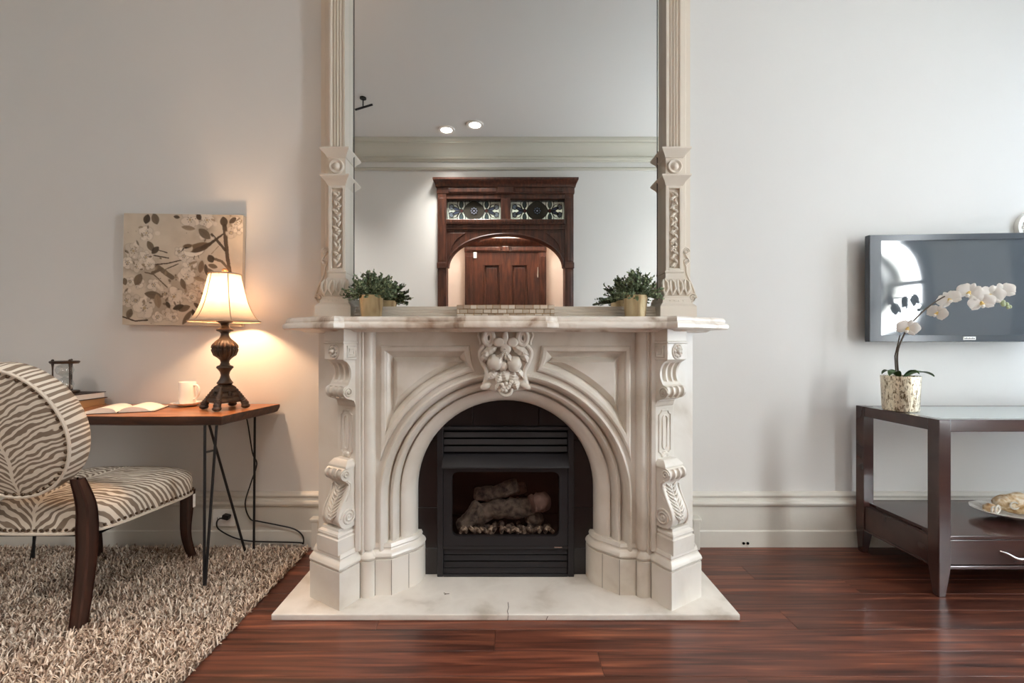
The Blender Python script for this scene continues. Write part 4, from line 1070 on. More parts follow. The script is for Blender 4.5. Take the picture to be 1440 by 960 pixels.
# ================================================================== LAMP
LX, LY = -1.378, 2.165
lp = thing('table_lamp', 'lit bronze table lamp with cream bell shade on the desk', 'lamp', (LX, LY, DZ), rz=math.radians(12))
prof = [(.012, .115), (.030, .120), (.036, .128), (.030, .136), (.022, .150), (.018, .166), (.022, .182), (.030, .194), (.037, .202), (.035, .210), (.022, .216), (.018, .228), (.022, .240), (.034, .252), (.048, .262), (.055, .280), (.058, .290), (.054, .296), (.058, .302), (.055, .314), (.042, .330), (.026, .344), (.019, .356), (.017, .368), (.022, .376), (.036, .382), (.037, .390), (.024, .396), (.016, .408), (.020, .418), (.034, .424), (.035, .430), (.022, .436), (.010, .442), (.010, .500)]
gad = lambda r, z, a: r * (1 + (-.12 + .14 * abs(math.sin(9 * a)) if .255 < z < .325 else 0))
MB().lathe(prof, n=108, fn=gad).build('stem', M['bronze'], lp, smooth=45)
mb = MB()
def sq(w, z):
    k_ = .80; return [(w * x, w * y_, z) for x, y_ in ((1, 0), (k_, .2), (.2, k_), (0, 1), (-.2, k_), (-k_, .2), (-1, 0), (-k_, -.2), (-.2, -k_), (0, -1), (.2, -k_), (k_, -.2))]
mb.loft([sq(w, z) for w, z in ((.080, .034), (.088, .040), (.086, .050), (.072, .058), (.076, .064), (.074, .070), (.058, .082), (.062, .088), (.060, .094), (.046, .104), (.048, .110), (.034, .118), (.026, .124))])
base = mb.build('base', M['bronze'], lp, bevel=.002)
for k in range(4):
    a = math.radians(90 * k); c, s_ = math.cos(a), math.sin(a)
    mb = MB(); P = bez([(.040, 0, .104), (.052, 0, .088), (.062, 0, .072), (.072, 0, .056), (.080, 0, .042), (.088, 0, .030), (.092, 0, .014)], 4)
    mb.tube([(p.x * c, p.x * s_, p.z) for p in P], [.008 + .011 * (i / len(P)) + .0018 * math.sin(i * 2.2) for i in range(len(P))], 8)
    mb.ball((.092 * c, .092 * s_, .0135), (.021, .021, .013), 10, 6)
    mb.build('foot', M['bronze'], lp, smooth=60)
    b2 = math.radians(45 + 90 * k)
    mb = MB(); Mx = Matrix.Rotation(b2, 4, 'Z')
    for q in range(7): mb.ball(Mx @ Vector((.048 - abs(q - 3) * .002, (q - 3) * .013, .050 + .009 * (3 - abs(q - 3)))), (.009, .009, .013), 8, 6)
    mb.build('leaf_ornament', M['bronze'], base, smooth=60)
# bell shade, six panels
SHD = [(.158, .428), (.146, .437), (.132, .455), (.118, .482), (.105, .515), (.094, .552), (.085, .592), (.077, .630), (.070, .660)]
def shade_ring(r, z, n=48):
    out = []
    for k in range(n):
        a = 2 * math.pi * k / n; t_ = (a % (math.pi / 3)) - math.pi / 6
        rr_ = r * (1 - .05 * (1 - abs(t_) / (math.pi / 6)))
        out.append((rr_ * math.cos(a), rr_ * math.sin(a), z))
    return out
mb = MB(); mb.loft([shade_ring(r, z) for r, z in SHD], cap0=False, cap1=False)
o = mb.build('shade', M['linen'], lp, smooth=60); shade = o
for k in range(6):
    a = math.pi / 3 * k; MB().tube([(r * 1.002 * math.cos(a), r * 1.002 * math.sin(a), z) for r, z in SHD], .0022, 6).build('seam', M['seam'], shade)
MB().tube(shade_ring(.158, .428), .0032, 6, True).build('hem', M['seam'], shade); MB().tube(shade_ring(.071, .660), .0038, 6, True).build('hem', M['seam'], shade)
MB().tube([(-.070, 0, .655), (.070, 0, .655)], .002, 6).tube([(0, -.070, .655), (0, .070, .655)], .002, 6).build('harp', M['bronze'], lp)
MB().tube([(0, 0, .655), (0, 0, .668)], .006, 8).ball((0, 0, .678), .013, 14, 10).build('finial', plain('wooden_finial', S(180, 130, 84), .4), lp, smooth=60)
MB().lathe([(.014, .50), (.014, .53), (.020, .55), (.026, .575), (.022, .595), (.010, .605), (.001, .606)], n=18).build('bulb', M['bulb'], lp, smooth=60)
l = bpy.data.lights.new('lamp_light', 'POINT'); l.energy = 27; l.color = (1, .62, .36); l.shadow_soft_size = .035
lo = bpy.data.objects.new('lamp_light', l); lo.parent = lp; lo.location = (0, 0, .555); COL.objects.link(lo)
# power cord and plug
cd = thing('lamp_cord', 'thin black lamp cord hanging behind the desk to the outlet', 'cord', (0, 0, 0))
pth = bez([(-1.38, 2.335, .70), (-1.372, 2.345, .66), (-1.345, 2.343, .50), (-1.322, 2.342, .44), (-1.345, 2.325, .34), (-1.368, 2.316, .24), (-1.345, 2.320, .16), (-1.30, 2.322, .145), (-1.20, 2.322, .125), (-1.11, 2.318, .105), (-1.066, 2.316, .07), (-1.063, 2.315, .03), (-1.08, 2.318, .034), (-1.2, 2.322, .036), (-1.34, 2.322, .040), (-1.43, 2.32, .060), (-1.505, 2.315, .105), (-1.515, 2.312, .14), (-1.50, 2.308, .163), (-1.478, 2.306, .168)], 6)
MB().tube(pth, .0036, 6).build('cable', M['black'], cd)
MB().mbox(Matrix.Translation((-1.468, 2.318, .170)) @ Matrix.Rotation(.25, 4, 'Y'), .034, .030, .024).build('plug', M['black'], cd, bevel=.004)
ot = thing('wall_outlet', 'white electrical outlet plate on the baseboard below the desk', 'outlet', (-1.492, 2.342, .158))
MB().box(-.058, .058, -.010, 0, -.044, .044).build('cover_plate', M['plate'], ot, bevel=.003)
mb = MB()
for x in (-.024, .024):
    mb2 = MB().lathe([(.001, 0), (.016, 0), (.016, .003), (.001, .003)], n=18, M=Matrix.Translation((x, -.010, 0)) @ Matrix.Rotation(math.pi / 2, 4, 'X')).build('socket', M['plate'], ot)
    MB().box(x - .007, x - .0045, -.0138, -.0128, -.006, .004).box(x + .0045, x + .007, -.0138, -.0128, -.006, .004).build('slot', M['blackgap'], mb2, smooth=0)

# ================================================================== THINGS ON THE DESK
t = thing('coffee_mug', 'white ceramic mug with handle standing on a saucer', 'mug', (-1.632, 2.262, DZ + .009), rz=math.radians(-8))
MB().lathe([(.001, 0), (.032, 0), (.034, .004), (.0375, .02), (.038, .114), (.0372, .116), (.0362, .114), (.0355, .02), (.001, .008)], n=32).build('cup', M['white_ceramic'], t, smooth=40)
MB().tube(bez([(.036, 0, .096), (.054, 0, .098), (.066, 0, .078), (.062, 0, .050), (.046, 0, .030), (.036, 0, .028)], 5), .0052, 8).build('handle', M['white_ceramic'], t, smooth=60)
t = thing('saucer', 'white ceramic saucer under the coffee mug', 'saucer', (-1.632, 2.262, DZ))
MB().lathe([(.001, .001), (.038, .001), (.042, .004), (.060, .012), (.071, .018), (.072, .0195), (.068, .0185), (.050, .010), (.038, .0085), (.001, .0085)], n=40).build('dish', M['white_ceramic'], t, smooth=40)
MB().tube([(.045, -.02, .016), (.062, -.005, .020), (.078, .012, .0225)], [.0035, .002, .003], 6).build('rim_spoon', M['chrome'], t)
# open book
ob = thing('open_book', 'open hardcover book with cream pages lying on the desk', 'book', (-1.815, 2.11, DZ), rz=math.radians(20))
MB().box(-.144, .144, -.092, .092, 0, .003).build('cover', M['cover'], ob, bevel=.001)
for s in (-1, 1):
    n_ = 14; mb = MB(); topc = []; 
    for k in range(n_ + 1):
        q = k / n_; x = s * (.003 + .135 * q); z = .006 + .024 * math.sin(min(1, q * 1.15) * math.pi) ** .6 * (1 - .35 * q) + (0 if q > .05 else -.004)
        if q == 1: z = .008
        topc.append((x, z))
    ring = lambda y_: [(x, y_, z) for x, z in topc] + [(topc[-1][0], y_, .003), (topc[0][0], y_, .003)]
    pg = MB().loft([ring(-.088), ring(.088)]).build('page_block', M['paper'], ob, smooth=40)
MB().tube([(.0, -.089, .005), (0, .089, .005)], .002, 5).build('spine_gutter', M['joint'], ob)
# stacked books and hourglass
t = thing('closed_book', 'tan cloth book lying at the bottom of the small stack', 'book', (-2.215, 2.25, DZ), rz=math.radians(4))
MB().box(-.105, .105, -.08, .08, 0, .004).box(-.105, .105, -.08, .08, .032, .036).box(-.105, -.100, -.08, .08, .004, .032).build('cover', M['tanbook'], t, bevel=.001)
MB().box(-.099, .100, -.075, .075, .004, .032).build('page_block', M['tanbook'], t)
t = thing('closed_book', 'dark covered book with white pages, on top of tan book', 'book', (-2.210, 2.25, DZ + .036), rz=math.radians(-2))
MB().box(-.108, .108, -.08, .08, 0, .003).box(-.108, .100, -.08, .08, .029, .032).box(-.108, -.104, -.08, .08, .003, .029).build('cover', M['cover'], t, bevel=.001)
MB().box(-.103, .094, -.076, .076, .003, .029).build('page_block', M['paper'], t)
t = thing('hourglass', 'bronze three-post hourglass standing on the stacked books', 'hourglass', (-2.235, 2.235, DZ + .068))
HB = .165
for nm, z in (('base_disc', 0), ('top_disc', HB - .014)):
    MB().lathe([(.001, z), (.052, z), (.056, z + .005), (.058, z + .010), (.054, z + .014), (.001, z + .014)], n=32).build(nm, M['bronze'], t, smooth=40)
for k in range(3):
    a = math.radians(100 + 120 * k); x, y_ = .043 * math.cos(a), .043 * math.sin(a)
    MB().tube([(x, y_, .012), (x, y_, .03), (x, y_, .05), (x, y_, HB / 2), (x, y_, HB - .05), (x, y_, HB - .03), (x, y_, HB - .012)], [.006, .004, .003, .0038, .003, .004, .006], 8).ball((x, y_, HB + .003), .006, 8, 5).build('post', M['bronze'], t, smooth=60)
MB().lathe([(.012, .016), (.030, .026), (.036, .046), (.030, .066), (.010, .080), (.004, HB / 2), (.010, HB - .080), (.030, HB - .066), (.036, HB - .046), (.030, HB - .026), (.012, HB - .016)], n=24).build('glass_bulb', M['clear'], t, smooth=60)
MB().lathe([(.001, .018), (.026, .022), (.030, .036), (.018, .046), (.001, .052)], n=20).build('sand', M['paper'], t, smooth=60)
# ================================================================== WALL ART (canvas print)
CW, CHh = .630, .588
ca = thing('canvas_picture', 'square canvas print of a small bird among white blossoms on wall', 'picture', (-1.706, WALL_Y - .030, 1.470))
ca.rotation_euler = (0, math.radians(.9), 0)
MB().box(-CW / 2, CW / 2, 0, .028, -CHh / 2, CHh / 2).build('canvas', plain('canvas_edge', S(186, 170, 150), .85, spec=.1), ca, bevel=.003)
NX, NZ = 250, 234
gx, gz = np.meshgrid(np.linspace(0, 808, NX), np.linspace(0, 763, NZ))    # print coordinates, y down
px, pz = gx + 92, gz + 92
rs = np.random.RandomState(8)
def vnoise(sc, seed):
    r = np.random.RandomState(seed); g = r.rand(80, 80); u = gx / sc; v = gz / sc; i = np.floor(u).astype(int) % 79; j = np.floor(v).astype(int) % 79
    fu = u - np.floor(u); fv = v - np.floor(v); fu = fu * fu * (3 - 2 * fu); fv = fv * fv * (3 - 2 * fv)
    return g[j, i] * (1 - fu) * (1 - fv) + g[j, i + 1] * fu * (1 - fv) + g[j + 1, i] * (1 - fu) * fv + g[j + 1, i + 1] * fu * fv
N1 = vnoise(90, 1) * .6 + vnoise(34, 2) * .3 + vnoise(14, 3) * .1
N2 = vnoise(22, 4); N3 = vnoise(9, 5)
def C(*c): return np.array(S(*c)[:3])
img = C(196, 182, 162)[None, None] * (1 - N1[..., None]) + C(216, 203, 184)[None, None] * N1[..., None]
def put(mask, colr, al=1.0):
    global img
    a = np.clip(mask, 0, 1)[..., None] * al; img = img * (1 - a) + colr * a
def soft(d, w=3.0): return np.clip(.5 - d / w, 0, 1)
def seg(P, w, colr, al=1.0, taper=1.0):
    d = np.full(gx.shape, 1e9)
    m = len(P) - 1
    for i in range(m):
        a, b = np.array(P[i], float), np.array(P[i + 1], float); ab = b - a
        t = np.clip(((px - a[0]) * ab[0] + (pz - a[1]) * ab[1]) / (ab @ ab), 0, 1)
        wl = w * (1 - (1 - taper) * (i + t) / m)
        d = np.minimum(d, np.hypot(px - a[0] - t * ab[0], pz - a[1] - t * ab[1]) - wl / 2)
    put(soft(d + (N3 - .5) * 3), colr, al)
def leafp(cx, cy, ln, wd, ang, colr, al=.95):
    c, s = math.cos(math.radians(ang)), math.sin(math.radians(ang))
    u = (px - cx) * c + (pz - cy) * s; v = -(px - cx) * s + (pz - cy) * c
    q = np.clip(1 - (u / ln) ** 2, 0, 1); d = np.abs(v) - wd * q ** .8
    m = soft(d, 5) * (np.abs(u) < ln); put(m, colr * 1.0, al)
    put(soft(np.abs(v) - 1.2, 3) * (np.abs(u) < ln * .9), colr * .6, .5)
    put(m * (v > 0), colr * 1.35, .35)
def flower(cx, cy, r, n=5, rot=0, tone=0):
    base_ = C(226, 214, 197) if tone == 0 else C(210, 196, 178)
    for k in range(n):
        a = rot + 2 * math.pi * k / n; x, y_ = cx + r * .55 * math.cos(a), cy + r * .55 * math.sin(a)
        d = np.hypot(px - x, pz - y_) - r * .48 + (N2 - .5) * r * .3
        put(soft(d - 3, 6), C(150, 134, 116), .45); put(soft(d + 1, 5), base_ * (.88 + .14 * (k % 3) / 2), .95)
    d = np.hypot(px - cx, pz - cy); put(soft(d - r * .16, 6), C(178, 156, 120), .8)
    for k in range(6):
        a = rot + k * 1.1; put(soft(np.hypot(px - cx - r * .3 * math.cos(a), pz - cy - r * .3 * math.sin(a)) - 3.2, 4), C(70, 58, 48), .9)
DK, MD, LT = C(78, 66, 54), C(112, 97, 80), C(146, 128, 106)
# soft shadow foliage masses
for x, y_, r in ((130, 420, 90), (240, 470, 80), (480, 580, 90), (330, 700, 110), (620, 620, 80), (150, 700, 70), (650, 150, 80), (820, 150, 70), (560, 500, 70)):
    d = np.hypot((px - x), (pz - y_)) - r + (N1 - .5) * r * 1.4; put(soft(d, 60), C(140, 124, 106), .45 * 1)
# branches
seg([(775, 170), (788, 300), (800, 400), (818, 490)], 30, DK, .95, .75)
seg([(688, 228), (740, 285), (782, 335)], 18, DK, .95); seg([(700, 392), (760, 412), (812, 470)], 18, MD, .95)
seg([(325, 455), (425, 528)], 32, MD, .95); seg([(240, 495), (300, 508), (392, 595)], 8, MD); seg([(290, 500), (350, 470)], 22, MD)
seg([(300, 378), (398, 395)], 8, DK); seg([(330, 342), (388, 358)], 7, DK); seg([(308, 440), (390, 432), (484, 408)], 8, DK); seg([(380, 472), (465, 434)], 6, DK)
seg([(90, 800), (180, 830), (262, 822)], 10, DK); seg([(320, 540), (330, 600)], 6, MD); seg([(690, 360), (735, 310)], 5, LT)
seg([(700, 480), (730, 520)], 8, MD)
# blossoms
for f in ((160, 350, 62), (245, 390, 48), (120, 430, 44), (245, 225, 55), (190, 455, 50), (270, 440, 42), (120, 690, 48), (180, 690, 40), (240, 740, 75), (390, 780, 46), (330, 800, 40), (600, 600, 70), (440, 660, 66), (520, 520, 62), (545, 440, 52), (500, 380, 40), (655, 130, 56), (540, 130, 62), (850, 145, 45), (820, 215, 40), (440, 800, 36), (380, 640, 40), (660, 590, 46), (200, 570, 40), (560, 660, 40), (300, 580, 44), (140, 560, 34), (870, 190, 36), (470, 350, 34)):
    flower(f[0], f[1], f[2] * .95, 5, (f[0] * 7 + f[1]) % 6, (f[0] + f[1]) % 3 == 0)
for k in range(150):
    x, y_ = [(160, 380), (230, 240), (250, 430), (480, 580), (560, 470), (620, 600), (330, 720), (160, 700), (640, 150), (840, 170), (430, 660)][k % 11]
    x += rs.normal() * 55; y_ += rs.normal() * 48
    if k % 3 == 0: leafp(x, y_, rs.uniform(10, 22), rs.uniform(5, 9), rs.uniform(0, 180), (MD, LT, DK)[k % 2], .8)
    elif k % 3 == 1: ex = rs.uniform(8, 18); put(soft(np.hypot(px - x, pz - y_) - ex + (N2 - .5) * ex, 8), C(228, 216, 200), .7)
    else: put(soft(np.hypot(px - x, pz - y_) - rs.uniform(2, 4), 4), C(66, 55, 46), .85)
# leaves
for q in ((248, 130, 34, 24, 105, DK), (305, 128, 40, 26, 70, MD), (450, 112, 22, 12, 10, DK), (530, 186, 48, 16, 8, LT), (640, 225, 52, 28, 40, MD), (770, 140, 36, 26, 80, DK), (830, 130, 30, 18, -40, DK), (275, 315, 40, 22, 60, MD), (308, 342, 34, 20, -45, DK), (195, 545, 44, 28, 115, MD), (300, 650, 62, 26, 10, MD), (330, 690, 50, 24, 80, LT), (140, 780, 36, 22, 110, MD), (105, 560, 26, 18, 80, MD),
          (510, 738, 44, 22, -20, MD), (530, 800, 58, 18, -58, MD), (575, 770, 30, 14, 70, DK), (600, 720, 34, 14, 40, DK), (620, 450, 44, 20, 100, MD), (655, 470, 40, 14, 80, DK), (685, 395, 30, 24, 60, DK), (700, 445, 34, 16, 15, MD), (690, 490, 40, 16, 50, MD), (745, 495, 26, 12, 20, DK), (610, 535, 42, 14, 15, LT), (565, 425, 30, 10, -20, LT), (660, 700, 40, 14, -40, DK), (600, 110, 24, 18, 60, DK), (500, 570, 40, 18, 70, MD), (400, 715, 26, 14, 60, DK), (470, 730, 40, 18, -20, DK)):
    leafp(*q)
# the bird
tail = np.array([[640, 320], [690, 275], [762, 222], [768, 232], [705, 285], [660, 345]])
seg([(640, 322), (700, 276), (764, 226)], 26, DK, 1, .45)
def ellp(cx, cy, a, b, ang, colr, al=1):
    c, s = math.cos(math.radians(ang)), math.sin(math.radians(ang)); u = (px - cx) * c + (pz - cy) * s; v = -(px - cx) * s + (pz - cy) * c
    put(soft((np.hypot(u / a, v / b) - 1) * min(a, b), 5), colr, al)
ellp(572, 340, 74, 44, -12, C(150, 132, 112)); ellp(570, 341, 70, 40, -12, C(232, 222, 206)); ellp(600, 318, 74, 30, -17, C(122, 102, 80)); ellp(612, 330, 56, 18, -20, C(98, 82, 66)); ellp(650, 305, 44, 12, -28, C(84, 70, 58))
ellp(528, 325, 34, 27, 5, C(206, 192, 172)); ellp(526, 311, 32, 15, -8, C(112, 94, 74)); seg([(500, 326), (530, 322)], 6, C(60, 50, 42)); ellp(516, 323, 5, 5, 0, C(30, 25, 22))
seg([(498, 332), (484, 350)], 9, C(60, 50, 42), 1, .3); seg([(600, 375), (606, 395)], 4, DK); seg([(575, 378), (570, 398)], 4, DK)
vx = (gx / 808 - .5) * CW; vz_ = (.5 - gz / 763) * CHh
V = np.stack([vx, np.full_like(vx, -.0006), vz_], -1).reshape(-1, 3)
idx = np.arange(NX * NZ).reshape(NZ, NX); Fq = np.stack([idx[:-1, :-1], idx[1:, :-1], idx[1:, 1:], idx[:-1, 1:]], -1).reshape(-1, 4)
mesh_col('print', V, Fq, np.clip(img, 0, 1).reshape(-1, 3), M['attr'], ca, False)

# ================================================================== CONSOLE TABLE
TX0, TX1, TY0, TY1, TZ = 1.838, 3.05, 1.87, 2.315, .757
ct = thing('console_table', 'dark espresso console table with glass top and lower drawers', 'table', (0, 0, 0))
LW = .052
def leg_at(x0, y0, sx_, sy_):
    mb = MB(); x1, y1 = x0 + LW, y0 + LW
    ix = .018
    ring = lambda a, z: [(x0 + (a if sx_ > 0 else 0), y0 + (a if sy_ > 0 else 0), z), (x1 - (a if sx_ < 0 else 0), y0 + (a if sy_ > 0 else 0), z), (x1 - (a if sx_ < 0 else 0), y1 - (a if sy_ < 0 else 0), z), (x0 + (a if sx_ > 0 else 0), y1 - (a if sy_ < 0 else 0), z)]
    inn = lambda a, z: [(x0 + (a * .4 if sx_ > 0 else a), y0 + (a * .4 if sy_ > 0 else a), z), (x1 - (a if sx_ > 0 else a * .4), y0 + (a * .4 if sy_ > 0 else a), z), (x1 - (a if sx_ > 0 else a * .4), y1 - (a if sy_ > 0 else a * .4), z), (x0 + (a * .4 if sx_ > 0 else a), y1 - (a if sy_ > 0 else a * .4), z)]
    mb.loft([inn(.016, 0), inn(0, .128), inn(0, TZ)]); mb.build('leg', M['espresso'], ct, bevel=.003)
leg_at(TX0, TY0, 1, 1); leg_at(TX0, TY1 - LW, 1, -1); leg_at(TX1 - LW, TY0, -1, 1); leg_at(TX1 - LW, TY1 - LW, -1, -1)
a, b, c, d = TX0 + LW, TX1 - LW, TY0 + LW, TY1 - LW
for q in ((a, b, TY0 + .006, TY0 + .046), (a, b, TY1 - .046, TY1 - .006), (TX0 + .004, TX0 + .046, c, d), (TX1 - .046, TX1 - .004, c, d)):
    MB().box(*q, TZ - .052, TZ - .001).build('top_rail', M['espresso'], ct, bevel=.002)
MB().box(TX0 + .048, TX1 - .048, TY0 + .048, TY1 - .048, TZ - .008, TZ - .0005).build('glass_top', M['tableglass'], ct, bevel=.001)
MB().box(TX0 + .03, TX1 - .03, TY0 + .004, TY1 - .004, .246, .262).build('lower_shelf', M['espresso'], ct, bevel=.002)
for x0, x1 in ((TX0 + .006, TX0 + .030), (TX1 - .030, TX1 - .006)): MB().box(x0, x1, c, d, .128, .246).build('side_apron', M['espresso'], ct, bevel=.002)
for x0, x1 in ((TX0, TX0 + .034), (TX1 - .034, TX1)): MB().box(x0, x1, c, d, .118, .130).build('side_moulding', M['espresso'], ct, bevel=.004)
MB().box(a, b, TY0 + .006, TY0 + .030, .118, .134).build('front_moulding', M['espresso'], ct, bevel=.004)
MB().box(a, b, TY1 - .034, TY1 - .010, .118, .246).build('back_apron', M['espresso'], ct, bevel=.002)
mid = (a + b) / 2
MB().box(mid - .012, mid + .012, TY0 + .02, TY1 - .04, .134, .246).build('divider', M['espresso'], ct)
for x0, x1 in ((a + .003, mid - .004), (mid + .004, b - .003)):
    dr = MB().box(x0, x1, TY0 + .010, TY0 + .028, .137, .242).build('drawer', M['espresso'], ct, bevel=.002)
    xc = (x0 + x1) / 2; P = bez([(xc - .062, TY0 + .008, .196), (xc - .045, TY0 - .004, .192), (xc - .022, TY0 - .018, .178), (xc, TY0 - .022, .176), (xc + .022, TY0 - .018, .178), (xc + .045, TY0 - .004, .192), (xc + .062, TY0 + .008, .196)], 4)
    MB().tube(P, [.0035 + .003 * math.sin(math.pi * i / (len(P) - 1)) for i in range(len(P))], 8).build('handle', M['chrome'], dr, smooth=60)

# orchid in a mercury glass pot
m, nt, bsd = new_mat('mercury_glass'); M['mercury'] = m
tc = nd(nt, 'ShaderNodeTexCoord'); mp = nd(nt, 'ShaderNodeMapping'); mp.inputs['Scale'].default_value = (1, 1, .35); nz = nd(nt, 'ShaderNodeTexNoise', Scale=120.0, Detail=4.0, Distortion=1.0); rp = nd(nt, 'ShaderNodeValToRGB')
nt.links.new(tc.outputs['Object'], mp.inputs[0]); nt.links.new(mp.outputs[0], nz.inputs['Vector']); nt.links.new(nz.outputs['Fac'], rp.inputs[0])
e = rp.color_ramp.elements; e[0].position = .36; e[0].color = S(104, 84, 56); e[1].position = .52; e[1].color = S(226, 214, 190)
nt.links.new(rp.outputs[0], bsd.inputs['Base Color']); bsd.inputs['Metallic'].default_value = .55; bsd.inputs['Roughness'].default_value = .28
bp = nd(nt, 'ShaderNodeBump', Strength=.5, Distance=.004); nt.links.new(nz.outputs['Fac'], bp.inputs['Height']); nt.links.new(bp.outputs[0], bsd.inputs['Normal'])
OX_, OY_ = 1.912, 2.135
orc = thing('potted_orchid', 'white orchid in a mottled gold glass pot on the console table', 'potted plant', (OX_, OY_, TZ))
MB().lathe([(.001, 0), (.066, 0), (.070, .004), (.0725, .08), (.0765, .166), (.0755, .168), (.073, .166), (.068, .12), (.001, .12)], n=48).build('pot', M['mercury'], orc, smooth=40)
MB().lathe([(.001, .150), (.04, .152), (.069, .144), (.067, .122), (.001, .122)], n=24).build('moss', M['soil'], orc)
def strap_leaf(ang, ln, wd, z0, droop):
    V = []; c, s = math.cos(ang), math.sin(ang); n_ = 12
    top_ = []; bot = []
    for k in range(n_ + 1):
        q = k / n_; w = wd * math.sin(math.pi * (.08 + .9 * q)) ** .7 * (1 if q < .98 else .3); r = .01 + ln * q; z = z0 + .035 * math.sin(q * math.pi * .8) - droop * q * q
        top_.append([(r * c - w * s * e_, r * s + w * c * e_, z + .006 * abs(e_)) for e_ in (-1, -.5, 0, .5, 1)])
    mb = MB(); mb.loft(top_, closed=False)
    mb.loft([[(x, y_, z - .0015) for x, y_, z in r_] for r_ in top_], closed=False)
    return mb.build('leaf', M['leafo'], orc, smooth=60)
strap_leaf(math.radians(200), .075, .022, .158, .012); strap_leaf(math.radians(-15), .125, .026, .155, .010); strap_leaf(math.radians(100), .08, .022, .158, .01); strap_leaf(math.radians(-60), .06, .018, .158, .0)
L_ = lambda x, y_, z: (x - OX_, y_ - OY_, z - TZ)
stem = bez([L_(1.905, 2.135, .90), L_(1.892, 2.13, 1.02), L_(1.905, 2.12, 1.10), L_(1.940, 2.10, 1.185), L_(2.02, 2.08, 1.272), L_(2.10, 2.07, 1.318), L_(2.18, 2.06, 1.335), L_(2.26, 2.05, 1.318), L_(2.315, 2.045, 1.275)], 5)
MB().tube(stem, [.0042 - .0024 * i / (len(stem) - 1) for i in range(len(stem))], 8).build('stem', M['stem'], orc)
MB().tube([L_(1.897, 2.14, .90), L_(1.886, 2.136, 1.02), L_(1.902, 2.126, 1.12)], .0028, 7).build('support_stake', M['stem'], orc)
pet_proto = {}
def petal_mesh(kind):
    ln, w = {'sepal': (.040, .014), 'petal': (.044, .029), 'lip': (.016, .010)}[kind]
    rows = []
    for k in range(7):
        q = k / 6; ww = w * math.sin(math.pi * (.10 + .80 * q)) ** .75
        rows.append([(e_ * ww, -.006 * math.sin(q * 2.2) - .003 * (1 - e_ * e_), ln * q + .003 - .004 * abs(e_) ** 2 * (q > .8)) for e_ in (-1, -.6, 0, .6, 1)])
    mb = MB(); mb.loft(rows, closed=False); mb.loft([[(x, y_ + .0009, z) for x, y_, z in r_] for r_ in rows], closed=False)
    return mb
def blossom(x, y_, z, yaw, pitch, roll, sc=1.0):
    c = MB().ball((0, -.004, 0), (.006, .006, .007), 8, 6).ball((0, -.010, -.006), (.008, .006, .005), 8, 6)
    o = c.build('blossom', M['petalc'], orc, smooth=60); o.location = L_(x, y_, z); o.rotation_euler = (pitch, roll, yaw); o.scale = (sc,) * 3
    for ang, kind in ((0, 'sepal'), (125, 'sepal'), (-125, 'sepal'), (72, 'petal'), (-72, 'petal')):
        if kind not in pet_proto: pet_proto[kind] = p = petal_mesh(kind).build('petal', M['petal'], o, smooth=60)
        else: p = copy_obj(pet_proto[kind], o)
        p.rotation_euler = (0, math.radians(ang), 0); p.location = (0, (-.002 if kind == 'petal' else 0), 0)
    lp_ = MB().ball((0, -.014, -.014), (.007, .005, .009), 8, 6).build('lip', M['petal'], o, smooth=60)
for q in ((1.910, 2.095, 1.155, -.5, .35, .3, 1.0), (2.030, 2.072, 1.225, -1.0, .2, .5, .9), (2.075, 2.06, 1.285, -.9, -.3, -.5, 1.0), (2.155, 2.05, 1.318, -.7, .1, .4, 1.05), (2.195, 2.035, 1.270, -.6, .3, -.2, 1.05), (2.235, 2.035, 1.302, -.7, 0, .2, 1.1), (2.285, 2.03, 1.318, -.6, .1, -.3, 1.0)):
    blossom(*q)
mb = MB()
for k, (x, z, r) in enumerate(((2.305, 1.272, .010), (2.320, 1.262, .008), (2.330, 1.250, .007), (2.295, 1.260, .008), (2.312, 1.246, .006))): mb.ball(L_(x, 2.045 - .004 * k, z), (r, r, r * 1.25), 10, 8)
mb.build('bud_cluster', M['bud'], orc, smooth=60)

# dish with ornaments on the lower shelf
DX, DY = 2.39, 2.07
t = thing('decor_dish', 'shallow pearly oval dish on the lower console shelf', 'dish', (DX, DY, .262), rz=math.radians(8))
prof = [(.001, .002), (.05, .002), (.06, .006), (.12, .022), (.165, .036), (.180, .042), (.181, .044), (.178, .045), (.16, .041), (.11, .027), (.05, .012), (.001, .010)]
o = MB().lathe(prof, n=48, fn=lambda r, z, a: r * (1 - .35 * math.sin(a) ** 2) * (1 + .012 * math.sin(14 * a))).build('bowl', M['dish'], t, smooth=50)
SR = random.Random(4)
def ornament(label, x, y_, z, ln, r, yaw, seed):
    t = thing('shell_ornament', label, 'ornament', (x, y_, z), rz=yaw, group='tan ornaments in the dish')
    mb = MB(); n_ = 22; rings = []
    for k in range(n_ + 1):
        q = k / n_; rr_ = r * math.sin(math.pi * (.06 + .88 * q)) ** .7
        rings.append([((q - .5) * ln, rr_ * (1 + .08 * math.cos(5 * a + k * .55)) * math.cos(a), rr_ * (1 + .08 * math.cos(5 * a + k * .55)) * math.sin(a) + r * .9) for a in [2 * math.pi * j / 24 for j in range(24)]])
    mb.loft(rings); b = mb.build('body', M['shellw'], t, smooth=60)
    for xx in (-.25, .05, .3):
        rq = r * math.sin(math.pi * (.5 + xx * .88)) ** .7
        MB().tube([(xx * ln + .016 * math.cos(j * .42), -rq * .98 - .002, r * .9 + .016 * math.sin(j * .42)) for j in range(15)], .0035, 6, True).build('ring_motif', M['dish'], t)
ornament('large tan and cream carved ornament lying in the pearly dish', DX + .02, DY - .005, .262 + .026, .20, .048, math.radians(-14), 1)
ornament('small tan carved ornament at the left end of the pearly dish', DX - .128, DY - .01, .262 + .030, .075, .022, math.radians(20), 2)

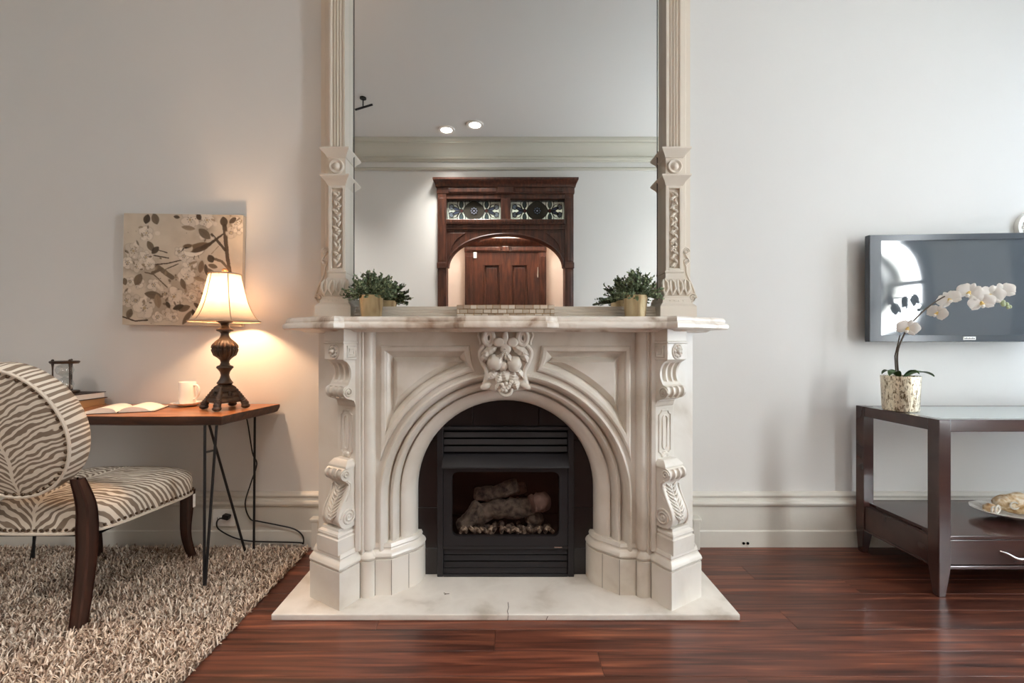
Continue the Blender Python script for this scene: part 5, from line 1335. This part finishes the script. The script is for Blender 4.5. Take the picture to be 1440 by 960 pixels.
# ================================================================== TELEVISION
tv = thing('television', 'grey framed flat screen television mounted on the wall above console', 'television', (1.885, 2.285, 1.366), rz=math.radians(-4.0))
TWd, TH = .98, .553
o_ = [(0, -TH / 2), (TWd, -TH / 2), (TWd, TH / 2), (0, TH / 2)]; b1 = .046; bt = .030; bb = .034
i_ = [(b1 + .012, -TH / 2 + bb), (TWd - b1 - .012, -TH / 2 + bb), (TWd - b1 - .012, TH / 2 - bt), (b1 + .012, TH / 2 - bt)]
mb = MB(); mb.loft([[(x, .03, z) for x, z in o_], [(x, .002, z) for x, z in o_], [(x + (.003 if x < .5 else -.003), -.001, z * .994) for x, z in o_], [(x, -.001, z) for x, z in i_], [(x, .010, z) for x, z in i_]], cap0=False, cap1=False)
mb.build('bezel', M['tvgrey'], tv, smooth=20)
# slightly wavy glossy screen
NXs, NZs = 60, 30; V = []; x0, x1 = i_[0][0], i_[1][0]; z0, z1 = i_[0][1], i_[2][1]
rows = []
for j in range(NZs + 1):
    row = []
    for i in range(NXs + 1):
        q = i / NXs; w = j / NZs; xl = min(q * (x1 - x0), .24)
        bend = .050 * (2 * w - 1) ** 2 * (xl - xl * xl / .48)
        row.append((x0 + (x1 - x0) * q, .003 + bend + .0004 * math.sin(q * 11 + w * 2), z0 + (z1 - z0) * w))
    rows.append(row)
MB().loft(rows, closed=False).build('screen', M['screen'], tv, smooth=180)
MB().box(.003, TWd - .003, .016, .040, -TH / 2 + .002, TH / 2 - .002).build('rear_shell', M['tvdark'], tv, bevel=.006)
MB().box(.30, .68, .036, .072, -.15, .15).build('wall_mount', M['black'], tv)
bd = MB().box(.452, .512, -.004, -.001, -TH / 2 + .009, -TH / 2 + .026).build('badge', M['plate'], tv, bevel=.001)
mb = MB()
for k in range(7): mb.box(.458 + k * .0072, .462 + k * .0072, -.0048, -.004, -TH / 2 + .013, -TH / 2 + (.021 if k % 2 else .019))
mb.build('badge_marks', M['tvgrey'], bd, smooth=0)
# round ornament on the wall above the television
t = thing('wall_ornament', 'round white wall ornament just above the television', 'ornament', (2.80, WALL_Y, 1.700))
MB().lathe([(.001, .006), (.05, .006), (.066, .010), (.072, .020), (.078, .020), (.081, .012), (.081, .001), (.001, .001)], n=40, M=Matrix.Rotation(math.pi / 2, 4, 'X')).build('disc', M['plate'], t, smooth=40)
mb = MB()
for k in range(10): mb.ball((.035 * math.cos(k * .628), -.008, .035 * math.sin(k * .628)), (.010, .005, .010), 8, 6)
mb.build('relief', M['dish'], t)
